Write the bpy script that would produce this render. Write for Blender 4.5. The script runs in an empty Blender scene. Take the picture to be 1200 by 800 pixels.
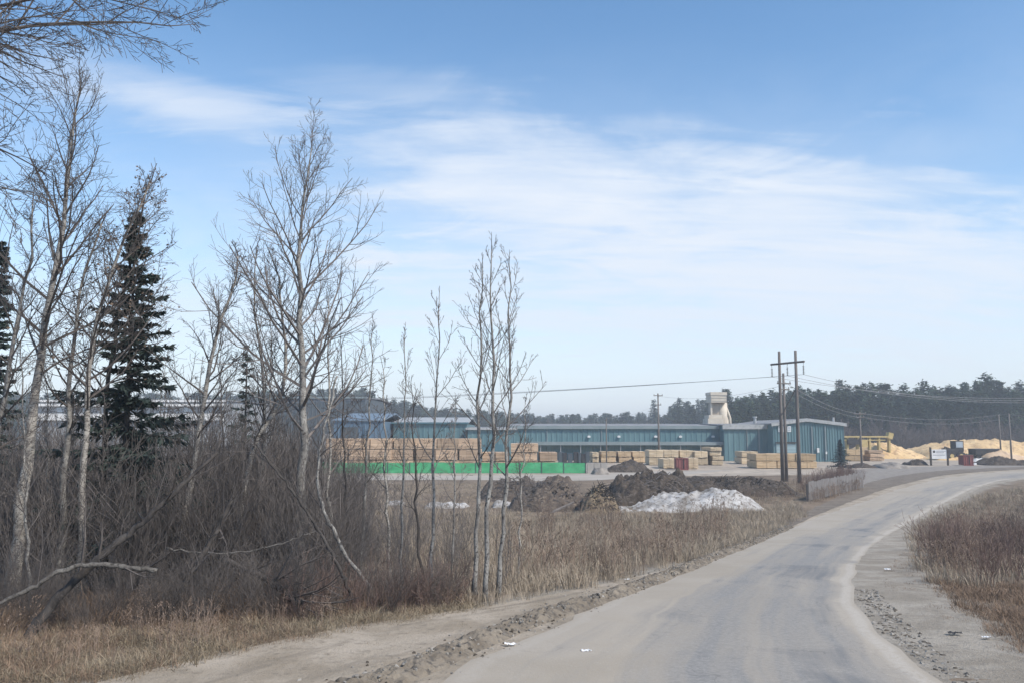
import bpy, math, random
import numpy as np
from mathutils import Vector, Matrix, noise as mnoise

# ------------------------------------------------------------------ camera
scene = bpy.context.scene
COL = scene.collection
CAM_Z = 5.0
FPX = 1000.0
PITCH = math.atan(105 / FPX)
cd = bpy.data.cameras.new('camera')
cd.sensor_width = 36.0
cd.lens = 36.0 * FPX / 1200.0
cd.clip_start = 0.1
cd.clip_end = 9000
cam = bpy.data.objects.new('camera', cd)
COL.objects.link(cam)
cam.location = (0, 0, CAM_Z)
cam.rotation_euler = (math.radians(90) + PITCH, 0, 0)
scene.camera = cam

FWD = Vector((0, math.cos(PITCH), math.sin(PITCH)))
UPV = Vector((0, -math.sin(PITCH), math.cos(PITCH)))


def ray(px, py):
    return Vector((1, 0, 0)) * ((px - 600) / FPX) + UPV * ((400 - py) / FPX) + FWD


def zt(y):
    t = min(1.0, max(0.0, (y - 8.0) / 40.0))
    return 1.8 * (1 - t * t * (3 - 2 * t))


def P(px, py, Y):
    r = ray(px, py)
    k = Y / r.y
    return Vector((r.x * k, Y, CAM_Z + r.z * k))


def G(px, py):
    r = ray(px, py)
    lo, hi = 1.0, 3000.0
    for _ in range(60):
        m = 0.5 * (lo + hi)
        if CAM_Z + r.z * m / r.y > zt(m):
            lo = m
        else:
            hi = m
    p = P(px, py, lo)
    return Vector((p.x, p.y, zt(p.y)))


# ------------------------------------------------------------------ sky
SUN_EL = math.radians(46)
SUN_DIR = Vector((0.72, -0.55, 0)).normalized()
world = bpy.data.worlds.new('World')
scene.world = world
world.use_nodes = True
wn, wl = world.node_tree.nodes, world.node_tree.links
wn.clear()


def W(t, **kw):
    n = wn.new(t)
    for k, v in kw.items():
        setattr(n, k, v)
    return n


def wmath(op, a, b=None, c=None, clamp=False):
    n = wn.new('ShaderNodeMath')
    n.operation = op
    n.use_clamp = clamp
    for i, s in enumerate((a, b, c)):
        if s is None:
            continue
        if isinstance(s, (int, float)):
            n.inputs[i].default_value = s
        else:
            wl.new(s, n.inputs[i])
    return n.outputs[0]


sky = W('ShaderNodeTexSky', sky_type='NISHITA', sun_disc=False)
sky.sun_elevation = SUN_EL
sky.sun_rotation = math.atan2(SUN_DIR.x, SUN_DIR.y)
sky.altitude = 300
sky.air_density = 1.0
sky.dust_density = 0.25
sky.ozone_density = 2.2
bg = W('ShaderNodeBackground')
bg.inputs['Strength'].default_value = 0.15
hsv = W('ShaderNodeHueSaturation')
hsv.inputs['Saturation'].default_value = 1.12
hsv.inputs['Hue'].default_value = 0.495
wl.new(sky.outputs[0], hsv.inputs['Color'])
wl.new(hsv.outputs[0], bg.inputs[0])
tc = W('ShaderNodeTexCoord')
sep = W('ShaderNodeSeparateXYZ')
wl.new(tc.outputs['Generated'], sep.inputs[0])
dx, dy, dz = sep.outputs
zc = wmath('MAXIMUM', dz, 0.0)
den = wmath('ADD', zc, 0.16)
pu = wmath('DIVIDE', dx, den)
pv = wmath('DIVIDE', dy, den)
cmb = W('ShaderNodeCombineXYZ')
wl.new(wmath('MULTIPLY', pu, 0.8), cmb.inputs[0])
wl.new(wmath('MULTIPLY', pv, 1.25), cmb.inputs[1])


def wnoise(vec, scale, detail, rough, dist=0.0, w=None):
    n = W('ShaderNodeTexNoise')
    n.inputs['Scale'].default_value = scale
    n.inputs['Detail'].default_value = detail
    n.inputs['Roughness'].default_value = rough
    n.inputs['Distortion'].default_value = dist
    wl.new(vec, n.inputs['Vector'])
    return n.outputs['Fac']


def smooth(x, lo, hi):
    n = W('ShaderNodeMapRange', interpolation_type='SMOOTHSTEP')
    n.inputs['From Min'].default_value = lo
    n.inputs['From Max'].default_value = hi
    wl.new(x, n.inputs['Value'])
    return n.outputs[0]


cmb2 = W('ShaderNodeCombineXYZ')
wl.new(wmath('MULTIPLY', pu, 1.3), cmb2.inputs[0])
wl.new(wmath('MULTIPLY', pv, 5.5), cmb2.inputs[1])
n_big = wnoise(cmb.outputs[0], 0.55, 5, 0.55, 0.6)
n_fine = wnoise(cmb.outputs[0], 2.1, 8, 0.62, 1.2)
# thin veil everywhere, thicker low in the sky
low = wmath('SUBTRACT', 1.0, smooth(dz, 0.10, 0.46))
base_veil = wmath('MULTIPLY', wmath('SUBTRACT', 1.0, smooth(dz, 0.0, 0.32)), 0.82)
veil = wmath('MULTIPLY', smooth(wmath('ADD', wmath('MULTIPLY', n_big, 0.7), wmath('MULTIPLY', n_fine, 0.3)), 0.30, 0.72),
             wmath('MULTIPLY_ADD', low, 1.0, 0.03), clamp=True)
veil = wmath('MULTIPLY', veil, 0.80)
veil = wmath('MAXIMUM', veil, base_veil)
# individual clouds (direction space, x/y and z/y)
ysafe = wmath('MAXIMUM', dy, 0.05)
gu = wmath('DIVIDE', dx, ysafe)
gv = wmath('DIVIDE', dz, ysafe)
front = smooth(dy, 0.1, 0.4)
n_st0 = wnoise(cmb2.outputs[0], 1.6, 6, 0.6, 0.5)
warp = wmath('ADD', wmath('MULTIPLY', wmath('SUBTRACT', n_fine, 0.5), 2.2), wmath('MULTIPLY', wmath('SUBTRACT', n_st0, 0.5), 1.2))
warp2 = wmath('MULTIPLY', wmath('SUBTRACT', n_big, 0.5), 2.0)
n_str = wnoise(cmb2.outputs[0], 1.0, 7, 0.6, 0.8)
texm = wmath('ADD', wmath('MULTIPLY_ADD', n_fine, 1.2, -0.22), wmath('MULTIPLY', n_str, 1.2))
total = veil
# px, py, half-width, half-height, tilt(px per px), strength
for (cx, cy, hw, hh, tilt, st) in [
        (240, 128, 150, 42, 0.22, 0.62), (90, 95, 120, 50, 0.1, 0.35), (700, 235, 430, 125, 0.12, 0.95), (900, 330, 520, 130, 0.0, 0.7), (480, 110, 200, 40, 0.1, 0.28), (560, 330, 300, 90, 0.0, 0.4),
        (428, 308, 46, 22, 0.0, 1.0), (240, 360, 240, 60, 0.05, 0.45), (760, 146, 110, 22, 0.0, 0.25),
        (990, 215, 200, 30, 0.03, 0.45), (1130, 310, 200, 60, 0, .5)]:
    r = ray(cx, cy)
    u0, v0 = r.x / r.y, r.z / r.y
    a = wmath('DIVIDE', wmath('SUBTRACT', gu, u0), hw / FPX)
    tv = wmath('MULTIPLY_ADD', wmath('SUBTRACT', gu, u0), tilt, wmath('SUBTRACT', gv, v0))
    b = wmath('DIVIDE', tv, hh / FPX)
    rr = wmath('SQRT', wmath('ADD', wmath('MULTIPLY', a, a), wmath('MULTIPLY', b, b)))
    rr = wmath('ADD', rr, wmath('ADD', warp, warp2))
    m = wmath('SUBTRACT', 1.0, smooth(rr, 0.0, 1.2))
    m = wmath('MULTIPLY', wmath('MULTIPLY', m, front), wmath('MULTIPLY', texm, st))
    inv = wmath('MULTIPLY', wmath('SUBTRACT', 1.0, total), wmath('SUBTRACT', 1.0, m))
    total = wmath('SUBTRACT', 1.0, inv)
cbg = W('ShaderNodeBackground')
cbg.inputs[0].default_value = (0.72, 0.78, 0.87, 1)
cbg.inputs['Strength'].default_value = 0.88
mix = W('ShaderNodeMixShader')
wl.new(total, mix.inputs[0])
wl.new(bg.outputs[0], mix.inputs[1])
wl.new(cbg.outputs[0], mix.inputs[2])
world.cycles.sampling_method = 'MANUAL'
world.cycles.sample_map_resolution = 512
wo = W('ShaderNodeOutputWorld')
wl.new(mix.outputs[0], wo.inputs['Surface'])

# ------------------------------------------------------------------ sun and exposure
sd = bpy.data.lights.new('sun', 'SUN')
sd.energy = 3.4
sd.angle = math.radians(4)
sd.color = (1.0, 0.925, 0.82)
sun = bpy.data.objects.new('sun', sd)
COL.objects.link(sun)
to_sun = Vector((SUN_DIR.x * math.cos(SUN_EL), SUN_DIR.y * math.cos(SUN_EL), math.sin(SUN_EL)))
sun.rotation_euler = to_sun.to_track_quat('Z', 'Y').to_euler()
sun.location = (0, 0, 60)
vs = scene.view_settings
vs.view_transform = 'Standard'
vs.look = 'None'
vs.exposure = 0.42
vs.gamma = 1.0
vs.use_curve_mapping = False
scene.render.engine = 'CYCLES'
scene.cycles.max_bounces = 5
scene.cycles.diffuse_bounces = 2
scene.cycles.volume_bounces = 0
scene.cycles.transparent_max_bounces = 6

# ------------------------------------------------------------------ materials
MATS = {}


def mat(name, c1, c2=None, scale=3.0, rough=0.85, bump=0.0, bscale=None, stretch=None, rnd=0.0, spec=0.25, coord='Object', lo=0.35, hi=0.68, distort=0.0, c3=None):
    """two-colour noise material, optional third colour in finer noise, optional bump, per-instance random brightness"""
    m = bpy.data.materials.new(name)
    m.use_nodes = True
    nt = m.node_tree
    N, L = nt.nodes, nt.links
    b = N['Principled BSDF']
    b.inputs['Roughness'].default_value = rough
    b.inputs['Specular IOR Level'].default_value = spec
    t = N.new('ShaderNodeTexCoord')
    vec = t.outputs[coord]
    if stretch:
        mp = N.new('ShaderNodeMapping')
        mp.inputs['Scale'].default_value = stretch
        L.new(vec, mp.inputs[0])
        vec = mp.outputs[0]
    n1 = N.new('ShaderNodeTexNoise')
    n1.inputs['Scale'].default_value = scale
    n1.inputs['Detail'].default_value = 7
    n1.inputs['Roughness'].default_value = 0.62
    n1.inputs['Distortion'].default_value = distort
    L.new(vec, n1.inputs['Vector'])
    ramp = N.new('ShaderNodeValToRGB')
    ramp.color_ramp.elements[0].position = lo
    ramp.color_ramp.elements[1].position = hi
    c2 = c2 or c1
    ramp.color_ramp.elements[0].color = (*c1, 1)
    ramp.color_ramp.elements[1].color = (*c2, 1)
    L.new(n1.outputs['Fac'], ramp.inputs[0])
    col = ramp.outputs[0]
    if c3:
        n3 = N.new('ShaderNodeTexNoise')
        n3.inputs['Scale'].default_value = scale * 4.3
        n3.inputs['Detail'].default_value = 5
        L.new(vec, n3.inputs['Vector'])
        r3 = N.new('ShaderNodeValToRGB')
        r3.color_ramp.elements[0].position = 0.52
        r3.color_ramp.elements[1].position = 0.66
        L.new(n3.outputs['Fac'], r3.inputs[0])
        mx = N.new('ShaderNodeMix')
        mx.data_type = 'RGBA'
        L.new(r3.outputs[0], mx.inputs['Factor'])
        L.new(col, mx.inputs['A'])
        mx.inputs['B'].default_value = (*c3, 1)
        col = mx.outputs['Result']
    if rnd > 0:
        oi = N.new('ShaderNodeObjectInfo')
        mr = N.new('ShaderNodeMapRange')
        mr.inputs['To Min'].default_value = 1 - rnd
        mr.inputs['To Max'].default_value = 1 + rnd
        L.new(oi.outputs['Random'], mr.inputs['Value'])
        hs = N.new('ShaderNodeHueSaturation')
        L.new(mr.outputs[0], hs.inputs['Value'])
        L.new(col, hs.inputs['Color'])
        col = hs.outputs[0]
    L.new(col, b.inputs['Base Color'])
    if bump > 0:
        nb = N.new('ShaderNodeTexNoise')
        nb.inputs['Scale'].default_value = bscale or scale * 5
        nb.inputs['Detail'].default_value = 6
        L.new(vec, nb.inputs['Vector'])
        bp = N.new('ShaderNodeBump')
        bp.inputs['Strength'].default_value = bump
        bp.inputs['Distance'].default_value = 0.05
        L.new(nb.outputs['Fac'], bp.inputs['Height'])
        L.new(bp.outputs[0], b.inputs['Normal'])
    MATS[name] = m
    return m


M_bark_dark = mat('bark_dark', (0.04, 0.035, 0.032), (0.10, 0.088, 0.08), 6, 0.9, 0.4, stretch=(1, 1, .35))
M_bark_grey = mat('bark_grey', (0.15, 0.14, 0.13), (0.36, 0.345, 0.315), 5, 0.85, 0.4, c3=(0.07, 0.06, 0.055), stretch=(1, 1, .8))
M_birch = mat('bark_birch', (0.22, 0.20, 0.18), (0.47, 0.44, 0.39), 4, 0.8, 0.3, c3=(0.07, 0.06, 0.055), stretch=(1, 1, 2.2))
M_twig = mat('twig', (0.088, 0.075, 0.068), (0.155, 0.135, 0.122), 3, 0.85, rnd=0.15)
M_twig_pale = mat('twig_pale', (0.13, 0.115, 0.105), (0.215, 0.19, 0.175), 3, 0.85, rnd=0.15)
M_twig_red = mat('twig_red', (0.14, 0.09, 0.075), (0.225, 0.16, 0.13), 3, 0.8, rnd=0.2)
M_leaf_dead = mat('dead_leaf', (0.10, 0.075, 0.06), (0.17, 0.125, 0.09), 3, 0.9)
M_needle = mat('needles', (0.028, 0.044, 0.040), (0.065, 0.09, 0.078), 1.2, 0.75, rnd=0.15)
M_needle_far = mat('needles_far', (0.024, 0.042, 0.024), (0.075, 0.105, 0.052), 0.35, 0.8, rnd=0.3)
M_needle_blue = mat('needles_blue', (0.025, 0.05, 0.055), (0.05, 0.08, 0.085), 2, 0.75)
M_grass_tan = mat('grass_tan', (0.20, 0.16, 0.11), (0.36, 0.295, 0.205), 1.3, 0.9, rnd=0.25)
M_grass_field = mat('grass_field', (0.27, 0.22, 0.165), (0.48, 0.40, 0.305), 1.3, 0.9, rnd=0.25)
M_grass_red = mat('grass_red', (0.18, 0.12, 0.085), (0.32, 0.235, 0.16), 1.3, 0.9, rnd=0.25)
M_weed = mat('dry_weed', (0.18, 0.13, 0.10), (0.31, 0.235, 0.18), 1.5, 0.9, rnd=0.25)
M_teal = mat('cladding_teal', (0.085, 0.165, 0.185), (0.125, 0.215, 0.23), 0.5, 0.5, spec=0.4, stretch=(1.6, 1, .25))
M_teal2 = mat('cladding_teal_dark', (0.055, 0.135, 0.165), (0.07, 0.16, 0.19), 0.25, 0.55, spec=0.4)
M_blue = mat('cladding_blue', (0.085, 0.14, 0.20), (0.105, 0.165, 0.225), 0.25, 0.55, spec=0.4)
M_slate = mat('cladding_slate', (0.06, 0.075, 0.085), (0.085, 0.1, 0.11), 0.25, 0.6)
M_pale = mat('painted_pale', (0.33, 0.345, 0.345), (0.44, 0.445, 0.435), 0.6, 0.6, c3=(.28, .28, .275))
M_roofgrey = mat('roof_grey', (0.20, 0.20, 0.205), (0.30, 0.295, 0.29), 0.5, 0.7)
M_canopy = mat('canopy_grey', (0.19, 0.235, 0.24), (0.26, 0.295, 0.30), 0.4, 0.6)
M_white = mat('white_paint', (0.62, 0.62, 0.60), (0.78, 0.77, 0.75), 1.0, 0.5)
M_cream = mat('cream_metal', (0.52, 0.45, 0.36), (0.66, 0.59, 0.48), 0.6, 0.6)
M_dark = mat('dark_metal', (0.035, 0.035, 0.037), (0.07, 0.066, 0.062), 1.0, 0.7)
M_steel = mat('galvanised', (0.3, 0.31, 0.32), (0.4, 0.4, 0.41), 3, 0.45)
M_glass = mat('window_glass', (0.35, 0.40, 0.44), (0.45, 0.5, 0.54), 1, 0.15, spec=0.5)
M_lumber = mat('lumber', (0.50, 0.35, 0.20), (0.66, 0.50, 0.32), 1.1, 0.85, rnd=0.22, stretch=(.4, 1, 6))
M_lumber2 = mat('lumber_pale', (0.56, 0.43, 0.27), (0.72, 0.59, 0.42), 1.1, 0.85, rnd=0.22, stretch=(.4, 1, 6))
M_lumber_aged = mat('lumber_aged', (0.46, 0.31, 0.20), (0.62, 0.46, 0.32), 1.1, 0.85, rnd=0.22, stretch=(.4, 1, 6))
M_sticker = mat('dunnage', (0.2, 0.14, 0.09), (0.3, 0.22, 0.15), 2, 0.9)
M_green = mat('green_sheet', (0.045, 0.30, 0.125), (0.10, 0.46, 0.21), 0.8, 0.65, 0.5, 2.0, c3=(0.10, 0.30, 0.16), stretch=(.8, 1, 1.5))
M_concrete = mat('concrete', (0.30, 0.275, 0.245), (0.42, 0.39, 0.35), 1.2, 0.9, .2)
M_red = mat('red_bin', (0.19, 0.065, 0.06), (0.26, 0.10, 0.09), 1.0, 0.7)
M_yellow = mat('yellow_steel', (0.46, 0.35, 0.15), (0.58, 0.45, 0.22), 1, 0.7)
M_sawdust = mat('sawdust', (0.58, 0.39, 0.19), (0.74, 0.54, 0.30), 0.35, 0.95, 0.5, 2.5, c3=(0.44, 0.28, 0.16))
M_chips = mat('wood_chips', (0.50, 0.35, 0.22), (0.66, 0.50, 0.35), 0.5, 0.95, 0.5, 2.5)
M_soil_dark = mat('soil_dark', (0.028, 0.023, 0.02), (0.105, 0.082, 0.062), 1.3, 0.95, 0.8, 9, c3=(0.13, 0.11, 0.095))
M_soil_brown = mat('soil_brown', (0.065, 0.052, 0.045), (0.14, 0.112, 0.09), 1.5, 0.95, 0.8, 9, c3=(0.19, 0.155, 0.12))
M_straw = mat('straw_heap', (0.17, 0.13, 0.085), (0.32, 0.25, 0.165), 2.0, 0.95, 0.8, 9, c3=(0.10, 0.075, 0.055))
M_rubble = mat('rubble', (0.20, 0.175, 0.15), (0.33, 0.295, 0.255), 1.4, 0.95, 0.7, 6)
M_snow = mat('old_snow', (0.25, 0.225, 0.195), (0.53, 0.51, 0.485), 0.9, 0.85, 0.6, 6, c3=(0.16, 0.135, 0.11), lo=.36, hi=.6)
M_gravel_pile = mat('white_gravel', (0.5, 0.48, 0.45), (0.7, 0.68, 0.65), 1.5, 0.9, 0.5, 6)
M_pole = mat('pole_wood', (0.13, 0.115, 0.105), (0.2, 0.18, 0.165), 2, 0.9, stretch=(1, 1, .3))
M_wire = mat('wire', (0.28, 0.28, 0.285), (0.34, 0.34, 0.345), 2, 0.6)
M_insul = mat('insulator', (0.25, 0.24, 0.23), (0.32, 0.31, 0.3), 2, 0.4)
M_brush_far = mat('far_brush', (0.10, 0.08, 0.07), (0.16, 0.13, 0.11), 0.5, 0.9, rnd=.2)
M_stone = mat('stone', (0.17, 0.155, 0.135), (0.36, 0.33, 0.29), 8, 0.9, rnd=0.3)
M_clod = mat('berm_soil', (0.14, 0.115, 0.088), (0.27, 0.23, 0.18), 2.2, 0.95, 0.9, 14, c3=(0.10, 0.088, 0.075))
M_litter = mat('litter_white', (0.7, 0.7, 0.7), (0.82, 0.82, 0.82), 5, 0.7)


# ------------------------------------------------------------------ mesh builder
class MB:
    def __init__(s):
        s.v = []
        s.f = []

    def box(s, c, size, rz=0.0, tilt=0.0):
        cx, cy, cz = c
        sx, sy, sz = size[0] / 2, size[1] / 2, size[2] / 2
        M = Matrix.Rotation(rz, 3, 'Z') @ Matrix.Rotation(tilt, 3, 'Y')
        o = len(s.v)
        for x, y, z in ((-1, -1, -1), (1, -1, -1), (1, 1, -1), (-1, 1, -1), (-1, -1, 1), (1, -1, 1), (1, 1, 1), (-1, 1, 1)):
            p = M @ Vector((x * sx, y * sy, z * sz))
            s.v.append((cx + p.x, cy + p.y, cz + p.z))
        for f in ((0, 3, 2, 1), (4, 5, 6, 7), (0, 1, 5, 4), (1, 2, 6, 5), (2, 3, 7, 6), (3, 0, 4, 7)):
            s.f.append(tuple(o + i for i in f))
        return s

    def span(s, x0, x1, y0, y1, z0, z1):
        return s.box(((x0 + x1) / 2, (y0 + y1) / 2, (z0 + z1) / 2), (abs(x1 - x0), abs(y1 - y0), abs(z1 - z0)))

    def tube(s, pts, rad, sides=5, cap=True):
        n = len(pts)
        o = len(s.v)
        u = None
        for i in range(n):
            a = pts[max(0, i - 1)]
            b = pts[min(n - 1, i + 1)]
            d = (b - a)
            if d.length < 1e-9:
                d = Vector((0, 0, 1))
            d.normalize()
            if u is None:
                u = d.orthogonal().normalized()
            else:
                u = (u - d * u.dot(d))
                u = u.normalized() if u.length > 1e-6 else d.orthogonal().normalized()
            w = d.cross(u)
            r = rad[i]
            p = pts[i]
            for k in range(sides):
                an = 2 * math.pi * k / sides
                c, q = math.cos(an) * r, math.sin(an) * r
                s.v.append((p.x + u.x * c + w.x * q, p.y + u.y * c + w.y * q, p.z + u.z * c + w.z * q))
        for i in range(n - 1):
            for k in range(sides):
                k2 = (k + 1) % sides
                s.f.append((o + i * sides + k, o + i * sides + k2, o + (i + 1) * sides + k2, o + (i + 1) * sides + k))
        if cap:
            s.f.append(tuple(o + (n - 1) * sides + k for k in range(sides)))
            s.f.append(tuple(o + sides - 1 - k for k in range(sides)))
        return s

    def poly(s, pts):
        o = len(s.v)
        s.v.extend([tuple(p) for p in pts])
        s.f.append(tuple(range(o, o + len(pts))))
        return s

    def mesh(s, name, m, origin=(0, 0, 0), smooth=False):
        me = bpy.data.meshes.new(name)
        if s.v:
            a = np.array(s.v, dtype=np.float64) - np.array(origin)
            me.from_pydata(a.tolist(), [], s.f)
        if m:
            me.materials.append(m)
        if smooth:
            me.polygons.foreach_set('use_smooth', [True] * len(me.polygons))
        me.update()
        return me

    def build(s, name, m, parent=None, origin=None, smooth=False, world_coords=True):
        if origin is None:
            origin = tuple(parent_world(parent)) if (parent is not None and world_coords) else (0, 0, 0)
        o = bpy.data.objects.new(name, s.mesh(name, m, origin, smooth))
        COL.objects.link(o)
        if parent is not None:
            o.parent = parent
        elif world_coords:
            o.location = origin
        return o


def parent_world(p):
    v = Vector((0, 0, 0))
    while p is not None:
        v = v + p.location
        p = p.parent
    return v


def tag(o, label, cat, group=None):
    o['label'] = label
    o['category'] = cat
    if group:
        o['group'] = group
    return o


def thing(name, label, cat, loc=(0, 0, 0), group=None, rz=0.0):
    o = bpy.data.objects.new(name, None)
    o.empty_display_size = 0.3
    COL.objects.link(o)
    o.location = loc
    o.rotation_euler = (0, 0, rz)
    return tag(o, label, cat, group)


def structure(o):
    o['kind'] = 'structure'
    return o


def stuff(o, label=None, cat=None):
    o['kind'] = 'stuff'
    if label:
        o['label'] = label
        o['category'] = cat
    return o


ORD = ['leftmost', 'second', 'third', 'fourth', 'fifth', 'sixth', 'seventh', 'eighth', 'ninth', 'tenth', 'eleventh', 'twelfth', 'thirteenth', 'fourteenth']


def nth(i):
    return ORD[i] if i == 0 else ORD[i] + ' from left'


# ------------------------------------------------------------------ polylines
def resample(pts, n):
    """Catmull-Rom through pts, n points evenly along index-weighted arc length"""
    p = [Vector(q) for q in pts]
    p = [p[0] * 2 - p[1]] + p + [p[-1] * 2 - p[-2]]
    dense = []
    for i in range(1, len(p) - 2):
        for k in range(24):
            t = k / 24
            a, b, c, d = p[i - 1], p[i], p[i + 1], p[i + 2]
            dense.append(0.5 * ((2 * b) + (c - a) * t + (2 * a - 5 * b + 4 * c - d) * t * t + (3 * b - a - 3 * c + d) * t ** 3))
    dense.append(p[-2])
    L = [0]
    for i in range(1, len(dense)):
        L.append(L[-1] + (dense[i] - dense[i - 1]).length)
    out = []
    j = 0
    for k in range(n):
        s = L[-1] * k / (n - 1)
        while j < len(L) - 2 and L[j + 1] < s:
            j += 1
        t = (s - L[j]) / max(1e-9, L[j + 1] - L[j])
        out.append(dense[j].lerp(dense[j + 1], min(1, max(0, t))))
    return out


def strip(name, A, B, m, n=160, cols=10, dz=0.02, jit=(0, 0), crown=0.0, even=True):
    """sheet between polylines A and B, following the terrain, with UV (metres along, 0..1 across)"""
    if even:
        a, b = resample(A, n), resample(B, n)
    else:
        a, b = A, B
        n = len(A)
    me = bpy.data.meshes.new(name)
    V, F, U = [], [], []
    s = 0
    for i in range(n):
        if i:
            s += ((a[i] + b[i]) * 0.5 - (a[i - 1] + b[i - 1]) * 0.5).length
        ja = mnoise.noise(Vector((s * 0.5, 3.1, 0))) * jit[0] + mnoise.noise(Vector((s * 2.1, 3.1, 4))) * jit[0] * 0.5
        jb = mnoise.noise(Vector((s * 0.5, 9.1, 0))) * jit[1] + mnoise.noise(Vector((s * 2.1, 9.1, 4))) * jit[1] * 0.5
        d = (b[i] - a[i])
        w = max(d.length, 1e-6)
        for k in range(cols + 1):
            t = k / cols
            q = a[i] + d * (t + (ja * (1 - t) + jb * t) / w)
            V.append((q.x, q.y, zt(q.y) + dz + crown * 4 * t * (1 - t) - (min(.010, dz * .55) if crown and k in (0, cols) else 0)))
            U.append((s, t))
    for i in range(n - 1):
        for k in range(cols):
            o = i * (cols + 1) + k
            F.append((o, o + 1, o + cols + 2, o + cols + 1))
    me.from_pydata(V, [], F)
    uv = me.uv_layers.new(name='UVMap')
    for lp in me.loops:
        uv.data[lp.index].uv = U[lp.vertex_index]
    me.materials.append(m)
    me.polygons.foreach_set('use_smooth', [True] * len(me.polygons))
    me.update()
    if me.polygons[0].normal.z < 0:
        me.flip_normals()
    o = bpy.data.objects.new(name, me)
    COL.objects.link(o)
    return structure(o)


ROAD_L_PX = [(520, 800), (600, 757), (700, 711), (790, 673), (860, 645), (910, 625), (960, 605), (1010, 588), (1060, 571), (1120, 558), (1200, 551)]
ROAD_R_PX = [(1105, 800), (1060, 765), (1022, 735), (1003, 705), (1000, 680), (1008, 655), (1025, 637), (1052, 620), (1085, 601), (1120, 582), (1150, 569), (1200, 560)]
road_l = [G(*p) for p in ROAD_L_PX]
road_r = [G(*p) for p in ROAD_R_PX]


def extend(pts, back, fwd):
    a = [Vector((x, y, 0)) for x, y in back]
    b = [Vector((x, y, 0)) for x, y in fwd]
    r = a + [Vector((p.x, p.y, 0)) for p in pts] + b
    return r


RL = extend(road_l, [(-6.5, -30), (-4.6, -10), (-2.6, 3)], [(92, 124), (160, 150), (300, 175)])
RR = extend(road_r, [(1.5, -30), (3.2, -10), (4.9, 3)], [(80, 108), (160, 140), (300, 164)])

VEG_L_PX = [(120, 800), (240, 772), (330, 748), (430, 734), (560, 712), (690, 687), (780, 667), (860, 643), (905, 625), (950, 605), (1000, 585), (1050, 569), (1110, 556), (1200, 549)]
VL = extend([G(*p) for p in VEG_L_PX], [(-16, -30), (-13, -8), (-9, 5)], [(92, 130), (160, 158), (300, 186)])
VEG_R_PX = [(1330, 800), (1205, 768), (1130, 716), (1082, 668), (1066, 636), (1072, 618), (1094, 601), (1126, 583), (1156, 569.5), (1204, 560.5)]
VR = extend([G(*p) for p in VEG_R_PX], [(7.5, -30), (8.0, -10), (8.6, 3)], [])


# ------------------------------------------------------------------ road and ground materials
def ground_nodes(name):
    m = bpy.data.materials.new(name)
    m.use_nodes = True
    N, L = m.node_tree.nodes, m.node_tree.links
    b = N['Principled BSDF']
    b.inputs['Roughness'].default_value = 0.93
    b.inputs['Specular IOR Level'].default_value = 0.15
    return m, N, L, b


class NT:
    def __init__(s, N, L):
        s.N, s.L = N, L

    def noise(s, vec, scale, detail=6, rough=0.6, dist=0.0):
        n = s.N.new('ShaderNodeTexNoise')
        n.inputs['Scale'].default_value = scale
        n.inputs['Detail'].default_value = detail
        n.inputs['Roughness'].default_value = rough
        n.inputs['Distortion'].default_value = dist
        s.L.new(vec, n.inputs['Vector'])
        return n.outputs['Fac']

    def sm(s, x, lo, hi, t0=0.0, t1=1.0):
        n = s.N.new('ShaderNodeMapRange')
        n.interpolation_type = 'SMOOTHSTEP'
        for k, v in (('From Min', lo), ('From Max', hi), ('To Min', t0), ('To Max', t1)):
            n.inputs[k].default_value = v
        s.L.new(x, n.inputs['Value'])
        return n.outputs[0]

    def m(s, op, a, b=None, clamp=False):
        n = s.N.new('ShaderNodeMath')
        n.operation = op
        n.use_clamp = clamp
        for i, x in enumerate((a, b)):
            if x is None:
                continue
            if isinstance(x, (int, float)):
                n.inputs[i].default_value = x
            else:
                s.L.new(x, n.inputs[i])
        return n.outputs[0]

    def mix(s, fac, a, b):
        n = s.N.new('ShaderNodeMix')
        n.data_type = 'RGBA'
        if isinstance(fac, (int, float)):
            n.inputs['Factor'].default_value = fac
        else:
            s.L.new(fac, n.inputs['Factor'])
        for k, x in (('A', a), ('B', b)):
            if isinstance(x, tuple):
                n.inputs[k].default_value = (*x, 1)
            else:
                s.L.new(x, n.inputs[k])
        return n.outputs['Result']

    def mapping(s, vec, scale):
        n = s.N.new('ShaderNodeMapping')
        n.inputs['Scale'].default_value = scale
        s.L.new(vec, n.inputs[0])
        return n.outputs[0]

    def bump(s, h, b, strength, dist=0.03):
        n = s.N.new('ShaderNodeBump')
        n.inputs['Strength'].default_value = strength
        n.inputs['Distance'].default_value = dist
        s.L.new(h, n.inputs['Height'])
        s.L.new(n.outputs[0], b.inputs['Normal'])


# road: worn grey asphalt under tan dust; dust lies at the edges and between the wheel tracks
M_road, N, L, b = ground_nodes('road_surface')
b.inputs['Roughness'].default_value = 0.8
t = NT(N, L)
tcn = N.new('ShaderNodeTexCoord')
uv = tcn.outputs['UV']
ob = tcn.outputs['Object']
sp = N.new('ShaderNodeSeparateXYZ')
L.new(uv, sp.inputs[0])
along, across = sp.outputs[0], sp.outputs[1]
streak = t.noise(t.mapping(uv, (0.11, 9.0, 1)), 1.0, 6, 0.6, 0.4)
streak2 = t.noise(t.mapping(uv, (0.05, 26.0, 1)), 1.0, 4, 0.6, 0.2)
blot = t.noise(ob, 0.32, 6, 0.6, 0.6)
fine = t.noise(ob, 14, 5, 0.7)
grit = t.noise(ob, 60, 3, 0.7)
wv = t.m('ADD', across, t.m('MULTIPLY', t.m('SUBTRACT', blot, 0.5), 0.30))
edge_l = t.sm(wv, 0.10, 0.52, 1.0, 0.0)
edge_r = t.sm(wv, 0.86, 1.0, 0.0, 1.0)
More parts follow.
